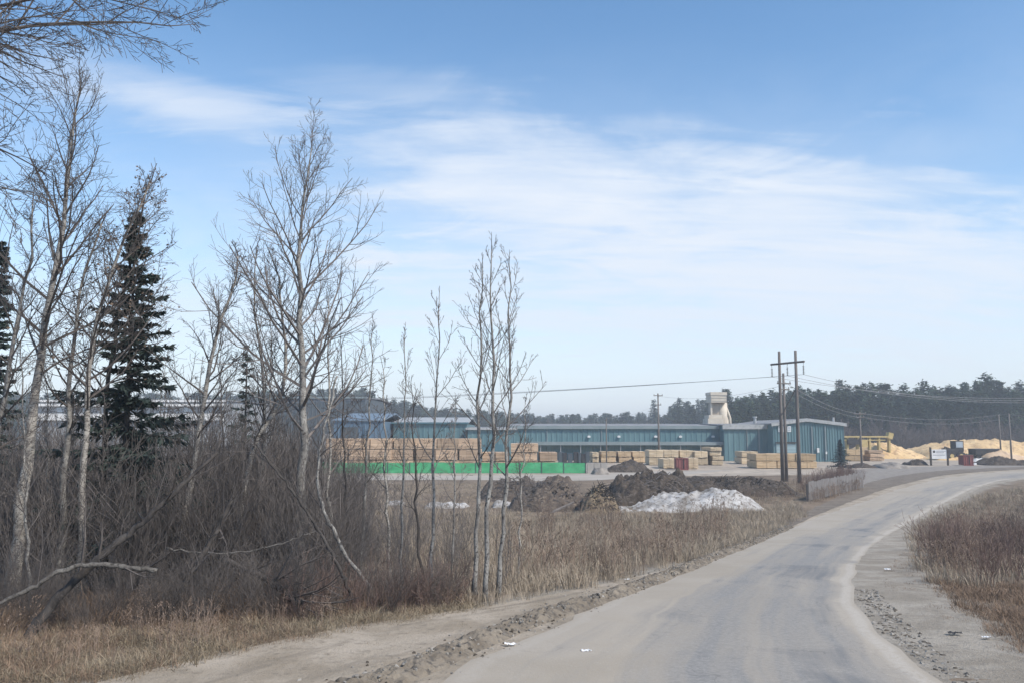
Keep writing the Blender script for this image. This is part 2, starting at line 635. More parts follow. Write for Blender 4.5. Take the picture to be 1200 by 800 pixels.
dust = t.m('ADD', t.m('MAXIMUM', edge_l, edge_r), t.m('MULTIPLY', t.m('SUBTRACT', streak, 0.46), 2.4))
dust = t.m('ADD', dust, t.m('MULTIPLY', t.m('SUBTRACT', streak2, 0.5), 0.5))
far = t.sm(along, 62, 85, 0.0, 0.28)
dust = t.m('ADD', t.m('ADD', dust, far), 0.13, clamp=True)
asph = t.mix(t.sm(fine, 0.35, 0.65), (0.235, 0.224, 0.208), (0.30, 0.284, 0.262))
bare = t.sm(blot, 0.50, 0.64)
asph = t.mix(t.m('MULTIPLY', bare, 0.75), asph, (0.155, 0.159, 0.163))
dcol = t.mix(t.sm(blot, 0.3, 0.7), (0.37, 0.315, 0.245), (0.44, 0.382, 0.31))
dcol = t.mix(t.m('MULTIPLY', t.sm(fine, 0.5, 0.7), 0.35), dcol, (0.30, 0.275, 0.245))
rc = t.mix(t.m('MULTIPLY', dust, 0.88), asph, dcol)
# pale line of washed-out fines just inside both edges
band = t.m('MULTIPLY', t.sm(across, 0.93, 0.955), t.sm(across, 0.975, 0.992, 1.0, 0.0))
band2 = t.m('MULTIPLY', t.sm(across, 0.012, 0.03), t.sm(across, 0.05, 0.075, 1.0, 0.0))
bandm = t.m('MULTIPLY', t.m('MULTIPLY', t.m('MAXIMUM', band, t.m('MULTIPLY', band2, 0.4)), t.m('MULTIPLY', t.sm(blot, 0.30, 0.5), t.sm(fine, 0.3, 0.6))), 0.5)
rc = t.mix(bandm, rc, (0.52, 0.48, 0.425))
rc = t.mix(t.m('MULTIPLY', t.sm(grit, 0.55, 0.75), 0.35), rc, (0.17, 0.155, 0.135))
speck = t.noise(ob, 26, 4, 0.7)
rc = t.mix(t.m('MULTIPLY', t.sm(speck, 0.60, 0.70), 0.4), rc, (0.56, 0.52, 0.46))
vor = N.new('ShaderNodeTexVoronoi')
vor.feature = 'DISTANCE_TO_EDGE'
vor.inputs['Scale'].default_value = 0.55
wpn = N.new('ShaderNodeVectorMath')
wpn.operation = 'MULTIPLY_ADD'
ncol = N.new('ShaderNodeTexNoise')
ncol.inputs['Scale'].default_value = 1.3
ncol.inputs['Detail'].default_value = 5
L.new(ob, ncol.inputs['Vector'])
L.new(ncol.outputs['Color'], wpn.inputs[0])
wpn.inputs[1].default_value = (1.6, 1.6, 0)
L.new(ob, wpn.inputs[2])
L.new(wpn.outputs[0], vor.inputs['Vector'])
crack = t.m('MULTIPLY', t.sm(vor.outputs['Distance'], 0.0, 0.012, 1.0, 0.0), t.sm(blot, 0.42, 0.6))
rc = t.mix(t.m('MULTIPLY', t.m('MULTIPLY', crack, t.m('SUBTRACT', 1.0, t.m('MULTIPLY', dust, 0.8))), 0.5), rc, (0.10, 0.095, 0.09))
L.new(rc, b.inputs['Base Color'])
t.bump(t.m('ADD', fine, t.m('MULTIPLY', grit, 0.5)), b, 0.35, 0.02)

# sandy shoulder
M_sand, N, L, b = ground_nodes('shoulder_sand')
t = NT(N, L)
tcn = N.new('ShaderNodeTexCoord')
ob = tcn.outputs['Object']
uv = tcn.outputs['UV']
n1 = t.noise(ob, 0.6, 7, 0.62, 0.5)
n2 = t.noise(ob, 5, 6, 0.65)
n3 = t.noise(ob, 28, 4, 0.7)
st = t.noise(t.mapping(uv, (0.25, 6, 1)), 1.0, 5, 0.6, 0.5)
c = t.mix(t.sm(n1, 0.35, 0.65), (0.32, 0.265, 0.20), (0.46, 0.39, 0.31))
c = t.mix(t.m('MULTIPLY', t.sm(st, 0.5, 0.7), 0.6), c, (0.225, 0.192, 0.152))
c = t.mix(t.m('MULTIPLY', t.sm(n2, 0.52, 0.68), 0.55), c, (0.19, 0.165, 0.13))
c = t.mix(t.m('MULTIPLY', t.sm(n3, 0.56, 0.7), 0.5), c, (0.15, 0.135, 0.115))
L.new(c, b.inputs['Base Color'])
t.bump(t.m('ADD', n2, t.m('MULTIPLY', n3, 0.6)), b, 0.7, 0.06)

M_gravel, N, L, b = ground_nodes('shoulder_gravel')
t = NT(N, L)
tcn = N.new('ShaderNodeTexCoord')
ob = tcn.outputs['Object']
n1 = t.noise(ob, 0.9, 7, 0.62, 0.5)
n2 = t.noise(ob, 9, 6, 0.7)
n3 = t.noise(ob, 34, 4, 0.7)
c = t.mix(t.sm(n1, 0.35, 0.65), (0.30, 0.258, 0.205), (0.42, 0.37, 0.305))
c = t.mix(t.m('MULTIPLY', t.sm(n2, 0.5, 0.66), 0.5), c, (0.17, 0.16, 0.145))
c = t.mix(t.m('MULTIPLY', t.sm(n3, 0.55, 0.7), 0.45), c, (0.5, 0.48, 0.45))
L.new(c, b.inputs['Base Color'])
t.bump(t.m('ADD', n2, t.m('MULTIPLY', n3, 0.8)), b, 0.8, 0.05)

# yard: compacted dirt with wood fines
M_yard = mat('yard_dirt', (0.35, 0.29, 0.225), (0.49, 0.415, 0.33), 0.12, 0.95, 0.4, 3, c3=(0.24, 0.20, 0.16))
M_track = mat('track_dirt', (0.34, 0.30, 0.25), (0.45, 0.40, 0.345), 0.3, 0.95, 0.3, 3, stretch=(.3, 1, 1))

# field soil with dry litter; "sand" attribute fades in the shoulder material
M_ground, N, L, b = ground_nodes('field_soil')
t = NT(N, L)
tcn = N.new('ShaderNodeTexCoord')
ob = tcn.outputs['Object']
n1 = t.noise(ob, 0.25, 7, 0.6, 0.5)
n2 = t.noise(ob, 2.4, 6, 0.65)
n3 = t.noise(ob, 13, 5, 0.7)
c = t.mix(t.sm(n1, 0.35, 0.65), (0.165, 0.125, 0.09), (0.26, 0.20, 0.145))
c = t.mix(t.m('MULTIPLY', t.sm(n2, 0.45, 0.65), 0.6), c, (0.13, 0.10, 0.075))
c = t.mix(t.m('MULTIPLY', t.sm(n3, 0.5, 0.66), 0.5), c, (0.31, 0.25, 0.18))
at = N.new('ShaderNodeAttribute')
at.attribute_name = 'sand'
sm = t.sm(t.m('ADD', at.outputs['Fac'], t.m('MULTIPLY', t.m('SUBTRACT', n2, 0.5), 0.8)), 0.3, 0.75)
c = t.mix(sm, c, t.mix(t.sm(n3, 0.4, 0.65), (0.36, 0.32, 0.265), (0.25, 0.215, 0.17)))
L.new(c, b.inputs['Base Color'])
t.bump(t.m('ADD', n2, n3), b, 0.8, 0.08)


# ------------------------------------------------------------------ ground sheet
def axis(fine0, fine1, step, lim0, lim1):
    a = list(np.arange(fine0, fine1 + 1e-6, step))
    d = step
    x = fine1
    while x < lim1:
        d *= 1.35
        x += d
        a.append(min(x, lim1))
    d = step
    x = fine0
    while x > lim0:
        d *= 1.35
        x -= d
        a.insert(0, max(x, lim0))
    return a


gx = axis(-32, 48, 0.6, -2600, 2600)
gy = axis(2, 72, 0.6, -400, 2600)


def line_dist(X, Y, pts):
    best = np.full(X.shape, 1e9)
    for i in range(len(pts) - 1):
        ax, ay, bx, by = pts[i].x, pts[i].y, pts[i + 1].x, pts[i + 1].y
        l2 = (bx - ax) ** 2 + (by - ay) ** 2 + 1e-9
        tt = np.clip(((X - ax) * (bx - ax) + (Y - ay) * (by - ay)) / l2, 0, 1)
        best = np.minimum(best, np.hypot(X - ax - tt * (bx - ax), Y - ay - tt * (by - ay)))
    return best


def inside(X, Y, poly):
    r = np.zeros(X.shape, bool)
    n = len(poly)
    j = n - 1
    for i in range(n):
        xi, yi, xj, yj = poly[i].x, poly[i].y, poly[j].x, poly[j].y
        c = ((yi > Y) != (yj > Y)) & (X < (xj - xi) * (Y - yi) / (yj - yi + 1e-12) + xi)
        r ^= c
        j = i
    return r


VLs, VRs, RLs, RRs = (resample(q, 90) for q in (VL, VR, RL, RR))
CORR = VLs + RRs[::-1]
XX, YY = np.meshgrid(np.array(gx), np.array(gy))
dl, dr = line_dist(XX, YY, VLs), line_dist(XX, YY, VRs)
inn = inside(XX, YY, CORR)
sandw = np.maximum(np.exp(-dl / 0.9), np.exp(-dr / 0.9))
sandw[inn] = 1
rough_z = np.zeros(XX.shape)
fade = np.clip((np.minimum(dl, dr) - 0.5) / 2.5, 0, 1)
fade[inn] = 0
near = (np.abs(XX) < 60) & (YY < 86)
for i in range(XX.shape[0]):
    for j in range(XX.shape[1]):
        if near[i, j] and fade[i, j] > 0:
            v = Vector((XX[i, j] * 0.35, YY[i, j] * 0.35, 0))
            rough_z[i, j] = fade[i, j] * (0.10 * mnoise.noise(v) + 0.06 * mnoise.noise(v * 3.3))
ZZ = np.vectorize(zt)(YY) + rough_z - 0.015
# right of the road the bank rises a little
me = bpy.data.meshes.new('ground')
ny, nx = XX.shape
V = np.stack([XX, YY, ZZ], -1).reshape(-1, 3).tolist()
F = [(i * nx + j, i * nx + j + 1, (i + 1) * nx + j + 1, (i + 1) * nx + j) for i in range(ny - 1) for j in range(nx - 1)]
me.from_pydata(V, [], F)
at = me.attributes.new('sand', 'FLOAT', 'POINT')
at.data.foreach_set('value', sandw.reshape(-1).astype(np.float32))
me.materials.append(M_ground)
me.polygons.foreach_set('use_smooth', [True] * len(me.polygons))
me.update()
go = bpy.data.objects.new('ground', me)
COL.objects.link(go)
structure(go)

RLin = [a.lerp(b_, .08) for a, b_ in zip(resample(RL, 120), resample(RR, 120))]
strip('shoulder_left', VLs, RLin, M_sand, dz=0.004, cols=8, n=220, jit=(0.35, 0.0))
RRx = [a.lerp(b_, .08) for a, b_ in zip(resample(RR[:-3], 120), resample(RL[:-3], 120))]
strip('shoulder_right', RRx, VRs, M_gravel, dz=0.004, cols=8, n=160, jit=(0, 0.35))
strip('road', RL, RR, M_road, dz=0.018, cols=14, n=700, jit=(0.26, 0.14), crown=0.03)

# lumber yard ground and its haul track
yard = strip('yard_ground', [Vector((-140, 92, 0)), Vector((-60, 94, 0)), Vector((0, 97, 0)), Vector((34, 100, 0)), Vector((52, 116, 0)), Vector((110, 150, 0)), Vector((200, 178, 0))],
             [Vector((-140, 230, 0)), Vector((-60, 230, 0)), Vector((0, 230, 0)), Vector((40, 230, 0)), Vector((70, 230, 0)), Vector((120, 235, 0)), Vector((200, 240, 0))], M_yard, n=60, cols=24, dz=0.0, jit=(1.5, 0))
strip('yard_track', [Vector((-60, 85.5, 0)), G(375, 562), G(560, 562), G(650, 563), G(720, 561), G(800, 556)],
      [Vector((-60, 93, 0)), G(375, 556.5), G(560, 556.5), G(650, 555.5), G(740, 552.5), G(860, 550)], M_track, n=60, cols=4, dz=0.006, jit=(1.0, 0.4))
# muddy margin left of the road near the bend
M_margin = mat('margin_soil', (0.13, 0.105, 0.08), (0.23, 0.19, 0.15), 0.8, 0.95, 0.7, 8, c3=(0.22, 0.19, 0.16))
strip('verge_margin', [G(918, 613), G(950, 597), G(985, 580), G(1012, 567), G(1060, 556), G(1120, 550), G(1200, 546.5)],
      [G(925, 618), G(958, 603), G(1006, 584), G(1050, 569), G(1108, 556), G(1150, 552.3), G(1203, 549.2)], M_margin, n=60, cols=6, dz=0.014, jit=(0.8, 0.3))
strip('gravel_apron', [G(945, 570), G(965, 556), G(1010, 549), G(1090, 546), G(1200, 544)],
      [G(985, 580), G(1012, 567), G(1060, 556), G(1120, 550), G(1200, 546.5)], M_rubble, n=60, cols=6, dz=0.010, jit=(1.0, 0.3))

# ------------------------------------------------------------------ buildings of the mill
def X(px, Y):
    return P(px, 505, Y).x


def Z(py, Y):
    return P(600, py, Y).z


def ribbed(mb, x0, x1, y, z0, z1, pitch=0.9, depth=0.07):
    """front wall sheet of box-ribbed cladding facing the camera (-Y)"""
    n = max(2, int(round((x1 - x0) / pitch)))
    p = (x1 - x0) / n
    prof = []
    for i in range(n):
        a = x0 + i * p
        prof += [(a, y), (a + p * .62, y), (a + p * .70, y - depth), (a + p * .92, y - depth)]
    prof.append((x1, y))
    o = len(mb.v)
    for (x, yy) in prof:
        mb.v.append((x, yy, z0))
        mb.v.append((x, yy, z1))
    for i in range(len(prof) - 1):
        mb.f.append((o + 2 * i, o + 2 * i + 2, o + 2 * i + 3, o + 2 * i + 1))
    return mb


def shed(name, label, px0, px1, Y, depth, py_top, roof_rise=0.5, wall=None, roof=None, fascia=None, fasc_h=0.55, over=0.3):
    """long low building with ribbed walls; returns root and its numbers"""
    x0, x1 = X(px0, Y), X(px1, Y)
    ze = Z(py_top, Y)
    r = thing(name, label, 'building', ((x0 + x1) / 2, Y, 0))
    mb = MB()
    ribbed(mb, x0, x1, Y, -0.1, ze)
    mb.span(x0, x1, Y + 0.15, Y + depth, -0.1, ze - 0.01)
    mb.build('wall', wall or M_teal, r)
    mb = MB()
    xa, xb = x0 - over, x1 + over
    ym = Y + depth / 2
    zr = ze + roof_rise
    pts = [(xa, Y - over, ze + .02), (xb, Y - over, ze + .02), (xb, ym, zr), (xa, ym, zr), (xa, Y + depth + over, ze + .02), (xb, Y + depth + over, ze + .02)]
    o = 0
    mb.v = pts + [(p[0], p[1], p[2] + 0.18) for p in pts]
    mb.f = [(0, 3, 2, 1), (3, 4, 5, 2), (6, 7, 8, 9), (9, 8, 11, 10), (0, 1, 7, 6), (5, 4, 10, 11), (1, 2, 8, 7), (2, 5, 11, 8), (3, 0, 6, 9), (4, 3, 9, 10)]
    rf = mb.build('roof', roof or M_roofgrey, r)
    if fascia:
        MB().span(xa - .03, xb + .03, Y - over - 0.12, Y - over - 0.02, ze - fasc_h + .2, ze + .26).build('fascia', fascia, rf)
    return r, x0, x1, ze


YB = 150.0
# main mill hall
mill, mx0, mx1, mze = shed('mill_hall', 'long low teal metal mill hall with grey canopy behind the lumber packs', 600, 848, YB, 40, 500, 0.6, fascia=M_canopy, fasc_h=0.5)
cz0, cz1 = Z(521, YB - 2.5), Z(517.2, YB - 2.5)
cano = MB().span(X(605, YB), X(847, YB - 2.5), YB - 2.6, YB - .1, cz0, cz1).build('canopy', M_canopy, mill)
for i in range(11):
    xx = X(610 + i * 23.4, YB - 2.3)
    MB().tube([Vector((xx, YB - 2.3, 0)), Vector((xx, YB - 2.3, cz0 + .02))], [.07, .07], 6).build('canopy_post', M_steel, cano)
for px in (768, 797, 835, 690, 725):
    xx, zz = X(px, YB), Z(511, YB)
    lm = MB().box((xx, YB - .25, zz), (.5, .3, .32)).tube([Vector((xx, YB, zz + .1)), Vector((xx, YB - .3, zz + .22))], [.05, .05], 5).build('wall_lamp', M_white, mill)
for px in (655, 671, 702, 733, 750, 790, 820):
    xx = X(px, YB)
    MB().span(xx - 1.1, xx + 1.1, YB - .13, YB - .075, 0, Z(525, YB)).build('overhead_door', M_teal2, mill)
for px in (641, 705, 771):
    xx = X(px, YB)
    MB().box((xx, YB - .12, mze / 2 + 1.2), (.14, .12, mze - 2.6)).build('downpipe', M_canopy, mill)
# projecting bay between hall and gable building
bay, bx0, bx1, bze = shed('loading_bay', 'plain teal bay with thick pale fascia joining hall and gable building', 848.5, 907, YB - 3.5, 36, 498.5, 0.4, fascia=M_pale, fasc_h=0.75)
for px in (875, 889, 901):
    xx = X(px, YB - 3.5)
    MB().box((xx, YB - 3.64, bze / 2 - .1), (.2 if px != 875 else .12, .14, bze - .5)).build('downpipe', M_canopy, bay)
MB().span(X(879, YB - 3.5), X(886, YB - 3.5), YB - 3.64, YB - 3.58, 0, Z(527, YB - 3.5)).build('door', M_dark, bay)
vp = Vector((X(885, 155), 155, 0))
MB().tube([Vector((vp.x, 155, bze)), Vector((vp.x, 155, Z(488.5, 155)))], [.28, .28], 8).tube([Vector((vp.x, 155, Z(489, 155))), Vector((vp.x, 155, Z(487.5, 155)))], [.42, .42], 8).build('vent_pipe', M_pale, bay)
# gable building
YG = 143.0
gx0, gx1, gxm = X(906, YG), X(989, YG), X(945, YG)
gze, gzr = Z(497, YG), Z(491.5, YG)
gb = thing('gable_building', 'tall teal gable-ended building with three small white windows high up', 'building', ((gx0 + gx1) / 2, YG, 0))
mb = MB()
n = 26
prof = []
for i in range(n):
    a = gx0 + (gx1 - gx0) * i / n
    p = (gx1 - gx0) / n
    prof += [(a, YG), (a + p * .6, YG), (a + p * .7, YG - .09), (a + p * .9, YG - .09)]
prof.append((gx1, YG))


def gtop(x):
    return gze + (gzr - gze) * (1 - abs(x - gxm) / (gxm - gx0 if x < gxm else gx1 - gxm))


for (x, y) in prof:
    mb.v += [(x, y, -.1), (x, y, gtop(x))]
for i in range(len(prof) - 1):
    mb.f.append((2 * i, 2 * i + 2, 2 * i + 3, 2 * i + 1))
o = len(mb.v)
D = 28
mb.v += [(gx0, YG + .1, -.1), (gx1, YG + .1, -.1), (gx1, YG + .1, gze), (gxm, YG + .1, gzr), (gx0, YG + .1, gze),
         (gx0, YG + D, -.1), (gx1, YG + D, -.1), (gx1, YG + D, gze), (gxm, YG + D, gzr), (gx0, YG + D, gze)]
mb.f += [(o + 1, o + 6, o + 7, o + 2), (o + 5, o, o + 4, o + 9), (o + 6, o + 5, o + 9, o + 8, o + 7), (o, o + 1, o + 2, o + 3, o + 4)]
mb.build('wall', M_teal, gb)
mb = MB()
ov = .35
mb.v = [(gx0 - ov, YG - ov, gze + .02), (gxm, YG - ov, gzr + .05), (gx1 + ov, YG - ov, gze + .02),
        (gx0 - ov, YG + D + ov, gze + .02), (gxm, YG + D + ov, gzr + .05), (gx1 + ov, YG + D + ov, gze + .02)]
mb.v += [(a, b_, c_ + .2) for a, b_, c_ in mb.v]
mb.f = [(0, 3, 4, 1), (1, 4, 5, 2), (6, 7, 10, 9), (7, 8, 11, 10), (0, 1, 7, 6), (1, 2, 8, 7), (3, 9, 10, 4), (4, 10, 11, 5), (0, 6, 9, 3), (2, 5, 11, 8)]
rf = mb.build('roof', M_roofgrey, gb)
mb = MB()
mb.v = [(gx0 - ov, YG - ov - .06, gze - .28), (gxm, YG - ov - .06, gzr - .25), (gx1 + ov, YG - ov - .06, gze - .28), (gx0 - ov, YG - ov - .06, gze + .26), (gxm, YG - ov - .06, gzr + .29), (gx1 + ov, YG - ov - .06, gze + .26)]
mb.v += [(a, b_ + .05, c_) for a, b_, c_ in mb.v]
mb.f = [(0, 1, 4, 3), (1, 2, 5, 4), (6, 9, 10, 7), (7, 10, 11, 8), (3, 4, 10, 9), (4, 5, 11, 10), (0, 6, 7, 1), (1, 7, 8, 2)]
mb.build('verge_trim', M_pale, rf)
for i, px in enumerate((914, 919.3, 924.6)):
    xx, za, zb = X(px, YG), Z(505.5, YG), Z(498.8, YG)
    w = MB().span(xx - .3, xx + .3, YG - .16, YG - .1, za, zb).build('window', M_white, gb)
    MB().span(xx - .2, xx + .2, YG - .175, YG - .164, za + .1, (za + zb) / 2 - .04).span(xx - .2, xx + .2, YG - .175, YG - .164, (za + zb) / 2 + .04, zb - .1).build('pane', M_glass, w)
dr = MB().span(X(909, YG), X(931.5, YG), YG - .15, YG - .1, 0, Z(519, YG)).build('overhead_door', mat('door_pale_teal', (.26, .36, .38), (.31, .41, .43), .5, .5), gb)
for i in range(6):
    zz = Z(519, YG) * (i + .96) / 6
    MB().span(X(909.3, YG), X(931.2, YG), YG - .17, YG - .152, zz - .03, zz + .03).build('door_rail', M_canopy, dr)
MB().span(X(908, YG), X(932.5, YG), YG - .35, YG - .1, Z(519, YG) + .02, Z(517.3, YG)).build('door_lintel', M_dark, gb)
for px in (951, 966.5):
    xx = X(px, YG)
    MB().box((xx, YG - .17, gze / 2), (.17, .14, gze - .6)).build('downpipe', M_canopy, gb)
for px, py, w, h in ((957, 527, .34, .75), (966.5, 530, .25, .4)):
    MB().box((X(px, YG), YG - .3, Z(py, YG)), (w, .3, h)).build('meter_box', M_white, gb)
MB().tube([Vector((X(977, YG + 4), YG + 4, gze)), Vector((X(977, YG + 4), YG + 4, Z(488.5, YG + 4)))], [.22, .22], 8).build('flue_pipe', M_pale, gb)

# left wings of the mill
wing, wx0, wx1, wze = shed('mill_wing', 'teal mill wing with thin pale eaves strip behind stepped lumber stack', 548, 604, YB - 6, 30, 502.5, 0.3, fascia=M_pale, fasc_h=0.28)
MB().span(X(562, YB - 6), X(590, YB - 6), YB - 6.14, YB - 6.08, 0, Z(520, YB - 6)).build('overhead_door', M_teal2, wing)
MB().span(X(593, YB - 6), X(597, YB - 6), YB - 6.14, YB - 6.08, 0, Z(523, YB - 6)).build('door', M_dark, wing)
w2, ax0, ax1, aze = shed('planer_building', 'teal building with corrugated whitish roof behind the long lumber stack', 461, 547, YB - 2, 34, 496, 1.2, fascia=M_teal2, fasc_h=.2, roof=M_pale)
MB().span(X(470, YB - 2), X(480, YB - 2), YB - 2.14, YB - 2.08, 0, Z(505, YB - 2)).build('overhead_door', M_teal2, w2)
w3, _, _, _ = shed('dry_kiln', 'slate blue shed with sloping roof left of the teal mill', 391, 447, YB - 12, 30, 493, 1.4, wall=M_blue, roof=mat('roof_blue', (.13, .18, .23), (.17, .22, .27), .4, .6))
MB().span(X(400, YB - 12), X(420, YB - 12), YB - 12.14, YB - 12.08, 0, Z(500, YB - 12)).build('overhead_door', M_slate, w3)
w4, _, _, _ = shed('dark_warehouse', 'tall dark warehouse with pale roof line beneath forest at left', 318, 428, 190, 40, 466, 0.4, wall=M_slate, roof=M_roofgrey, fascia=M_canopy, fasc_h=.25)
for px in (335, 360, 385, 410):
    MB().span(X(px - 5, 190), X(px + 5, 190), 189.86, 189.92, 0, 4.5).build('overhead_door', M_roofgrey, w4)
w5, _, _, w5z = shed('white_warehouse', 'long low white-striped warehouse seen through the birches at left', 40, 262, 155, 30, 469.5, 0.3, wall=mat('cladding_grey', (.25, .26, .27), (.33, .34, .35), .3, .6), roof=M_roofgrey, fascia=M_white, fasc_h=.35)
MB().span(X(42, 155), X(262, 155), 154.2, 154.86, Z(475.5, 155), Z(472.5, 155)).build('eaves_band', M_white, w5)
MB().span(X(42, 155), X(262, 155), 154.3, 154.86, Z(492, 155), Z(484, 155)).build('wall_band', M_white, w5)
for px in (70, 100, 130, 160, 190, 220, 250):
    MB().span(X(px - 5, 155), X(px + 5, 155), 154.78, 154.87, Z(482, 155), Z(477, 155)).build('window', M_glass, w5)

# cyclone tower behind the hall
YT = 165.0
tw = thing('cyclone_tower', 'cream metal cyclone tower rising above the mill hall roof', 'tower', (X(842, YT), YT, 0))


def tbox(name, pa, pb, ya, yb, y0, y1, m=None):
    return MB().span(X(pa, YT), X(pb, YT), YT + y0, YT + y1, Z(yb, YT), Z(ya, YT)).build(name, m or M_cream, tw)


MB().span(X(828, YT), X(846, YT), YT - 1.5, YT + 3, 0, Z(490, YT)).build('plinth', M_cream, tw)
tbox('lower_hopper', 829.5, 845, 485.8, 489.9, -1.2, 2.7)
tbox('body', 833.5, 843, 472, 485.7, -.3, 2.0, mat('cream_shaded', (.36, .31, .25), (.46, .40, .33), .6, .7))  # shadow of the recess painted in as a darker cream
tbox('left_leg', 832, 834, 471.5, 485.7, -1.0, -.5)
hop = tbox('top_hopper', 832, 850, 463.2, 471.3, -1.6, 2.6)
MB().span(X(831.4, YT), X(850.6, YT), YT - 1.7, YT + 2.7, Z(463, YT), Z(459.3, YT)).build('rim', M_cream, hop)
MB().tube([Vector((X(847.5, YT), YT + .3, Z(471.5, YT))), Vector((X(847.5, YT), YT + .3, Z(488, YT))), Vector((X(848.5, YT), YT + .3, Z(492, YT))), Vector((X(849.5, YT), YT + .3, 0))],
          [.95, .95, 1.0, 1.1], 12).build('duct', M_cream, tw, smooth=True)
MB().tube([Vector((X(851, YT), YT, Z(474, YT))), Vector((X(856, YT), YT, Z(489, YT))), Vector((X(857, YT), YT, 0))], [.2, .22, .25], 8).build('side_pipe', M_cream, tw, smooth=True)
for py in (466, 469):
    MB().span(X(831.8, YT), X(850.2, YT), YT - 1.68, YT - 1.61, Z(py + .35, YT), Z(py - .35, YT)).build('stiffener', M_cream, hop)

# ------------------------------------------------------------------ lumber packs
def make_pack_mesh(seed, w, d, h, m):
    r = random.Random(seed)
    mb = MB()
    rows = max(4, int(h / 0.11))
    rh = (h - 0.1) / rows
    for i in range(rows):
        z0 = 0.1 + i * rh
        x = -w / 2
        nb = 3
        for k in range(nb):
            ww = w / nb
            mb.box((x + ww / 2, r.uniform(-.035, .035), z0 + rh * .46), (ww - .012, d, rh * .9))
            x += ww
    bm = mb.mesh('boards', m)
    st = MB().box((0, 0, .05), (.12, d, .1)).mesh('sticker', M_sticker)
    band = MB().box((0, 0, h / 2 + .06), (.02, d + .05, h - .06)).mesh('strap', M_sticker)
    return bm, st, band


def lumber_stack(px0, px1, ytop, Y, cols, tiers, desc, m, group, d=4.6, ytier=None, rz=0.0, skew=0.0):
    x0, x1 = X(px0, Y), X(px1, Y)
    ztop = Z(ytop, Y)
    h = ztop / tiers
    w = (x1 - x0) / cols
    variants = [make_pack_mesh(int(px0 * 3 + k * 17), w * .985, d, h, m) for k in range(2)]
    R = random.Random(int(px0 * 7 + ytop))
    tn = {1: ['only'], 2: ['lower', 'upper'], 3: ['bottom', 'middle', 'top'], 4: ['bottom', 'second', 'third', 'top'], 5: ['bottom', 'second', 'third', 'fourth', 'top']}[tiers]
    for t_ in range(tiers):
        for c_ in range(cols):
            pos = (x0 + w * (c_ + .5) + R.uniform(-.05, .05) * w * (1 + skew * 3), Y + d / 2 + R.uniform(-.12, .12), h * t_)
            if tiers == 1 and cols == 1:
                lab = 'lumber pack ' + desc
            elif tiers == 1:
                lab = f'{nth(c_)} lumber pack in the {desc}'
            elif cols == 1:
                lab = f'{tn[t_]} lumber pack of the {desc}'
            else:
                lab = f'{nth(c_)} pack in the {tn[t_]} tier, {desc}'
            root = thing('lumber_pack', lab, 'lumber', pos, group, rz + R.uniform(-.02, .02) * (1 + skew * 8))
            bm, st, band = variants[R.randrange(2)]
            for nm, me_, xs in (('boards', bm, (0,)), ('sticker', st, (-w * .33, w * .33)), ('strap', band, (0.03,))):
                for xx in xs:
                    ob_ = bpy.data.objects.new(nm, me_)
                    COL.objects.link(ob_)
                    ob_.parent = root
                    ob_.location = (xx, 0, 0)
                    if nm == 'boards':
                        ob_['kind'] = 'stuff'


YS = 108.5
lumber_stack(383, 563, 513.3, YS, 7, 3, 'long lumber stack behind green barrier', M_lumber_aged, 'packs of the long lumber stack')
lumber_stack(564, 597, 529.5, YS + 1, 2, 2, 'low lumber stack behind green barrier', M_lumber_aged, 'packs of the low lumber stack')
lumber_stack(598, 630.5, 519.3, YS + .5, 2, 3, 'stepped stack beside low stack', M_lumber_aged, 'packs of the stepped stack')
lumber_stack(631.5, 652, 529.5, YS + .5, 1, 2, 'short end of the stepped stack', M_lumber_aged, 'packs of the stepped stack end')
YM = 138.0
for k, (a, b_, nm) in enumerate([(704, 721.5, 'first of three small piles before the canopy'), (724.5, 739.5, 'second of three small piles before the canopy'), (742, 757.5, 'third of three small piles before the canopy')]):
    lumber_stack(a, b_, 528.7, YM, 1, 2, nm, M_lumber, 'packs before the canopy')
lumber_stack(694, 701.5, 529.5, YM, 1, 2, 'narrow pale pile before the canopy', M_lumber2, 'packs before the canopy')
lumber_stack(761, 795, 527.0, YM - 10, 2, 2, 'big pile behind slim utility pole', M_lumber2, 'packs of the big pile')
lumber_stack(797, 812, 527.2, YM - 9, 1, 2, 'pile right of the big pile', M_lumber2, 'packs of the middle pile')
lumber_stack(813.5, 828.5, 528.2, YM - 10, 1, 2, 'pile left of leaning tall pile', M_lumber2, 'packs of the pile by the leaning pile')
lumber_stack(830, 843.5, 523.5, YM - 10, 1, 4, 'untidy tall pile leaning by the canopy end', M_lumber2, 'packs of the leaning tall pile', skew=1.0)
lumber_stack(777, 791.5, 537.3, 116, 1, 1, 'left of the dark red container', M_lumber2, None)
lumber_stack(806.5, 817.5, 536.3, 115, 1, 1, 'pale and grey, right of the dark red container', M_lumber2, None)
lumber_stack(869, 888, 528.5, 132, 1, 2, 'short pile behind long right-hand pile', M_lumber2, 'packs behind the right pile')
lumber_stack(885.5, 956, 531.3, 116.5, 3, 2, 'long orange pile before the gable building', M_lumber, 'packs of the orange pile')
lumber_stack(990, 1011, 526.5, 146, 1, 2, 'pile beyond the blue spruce', M_lumber, 'packs beyond the blue spruce')
lumber_stack(1018, 1035, 527, 146, 1, 3, 'brown pile under yellow conveyor', M_lumber_aged, 'packs under the conveyor')

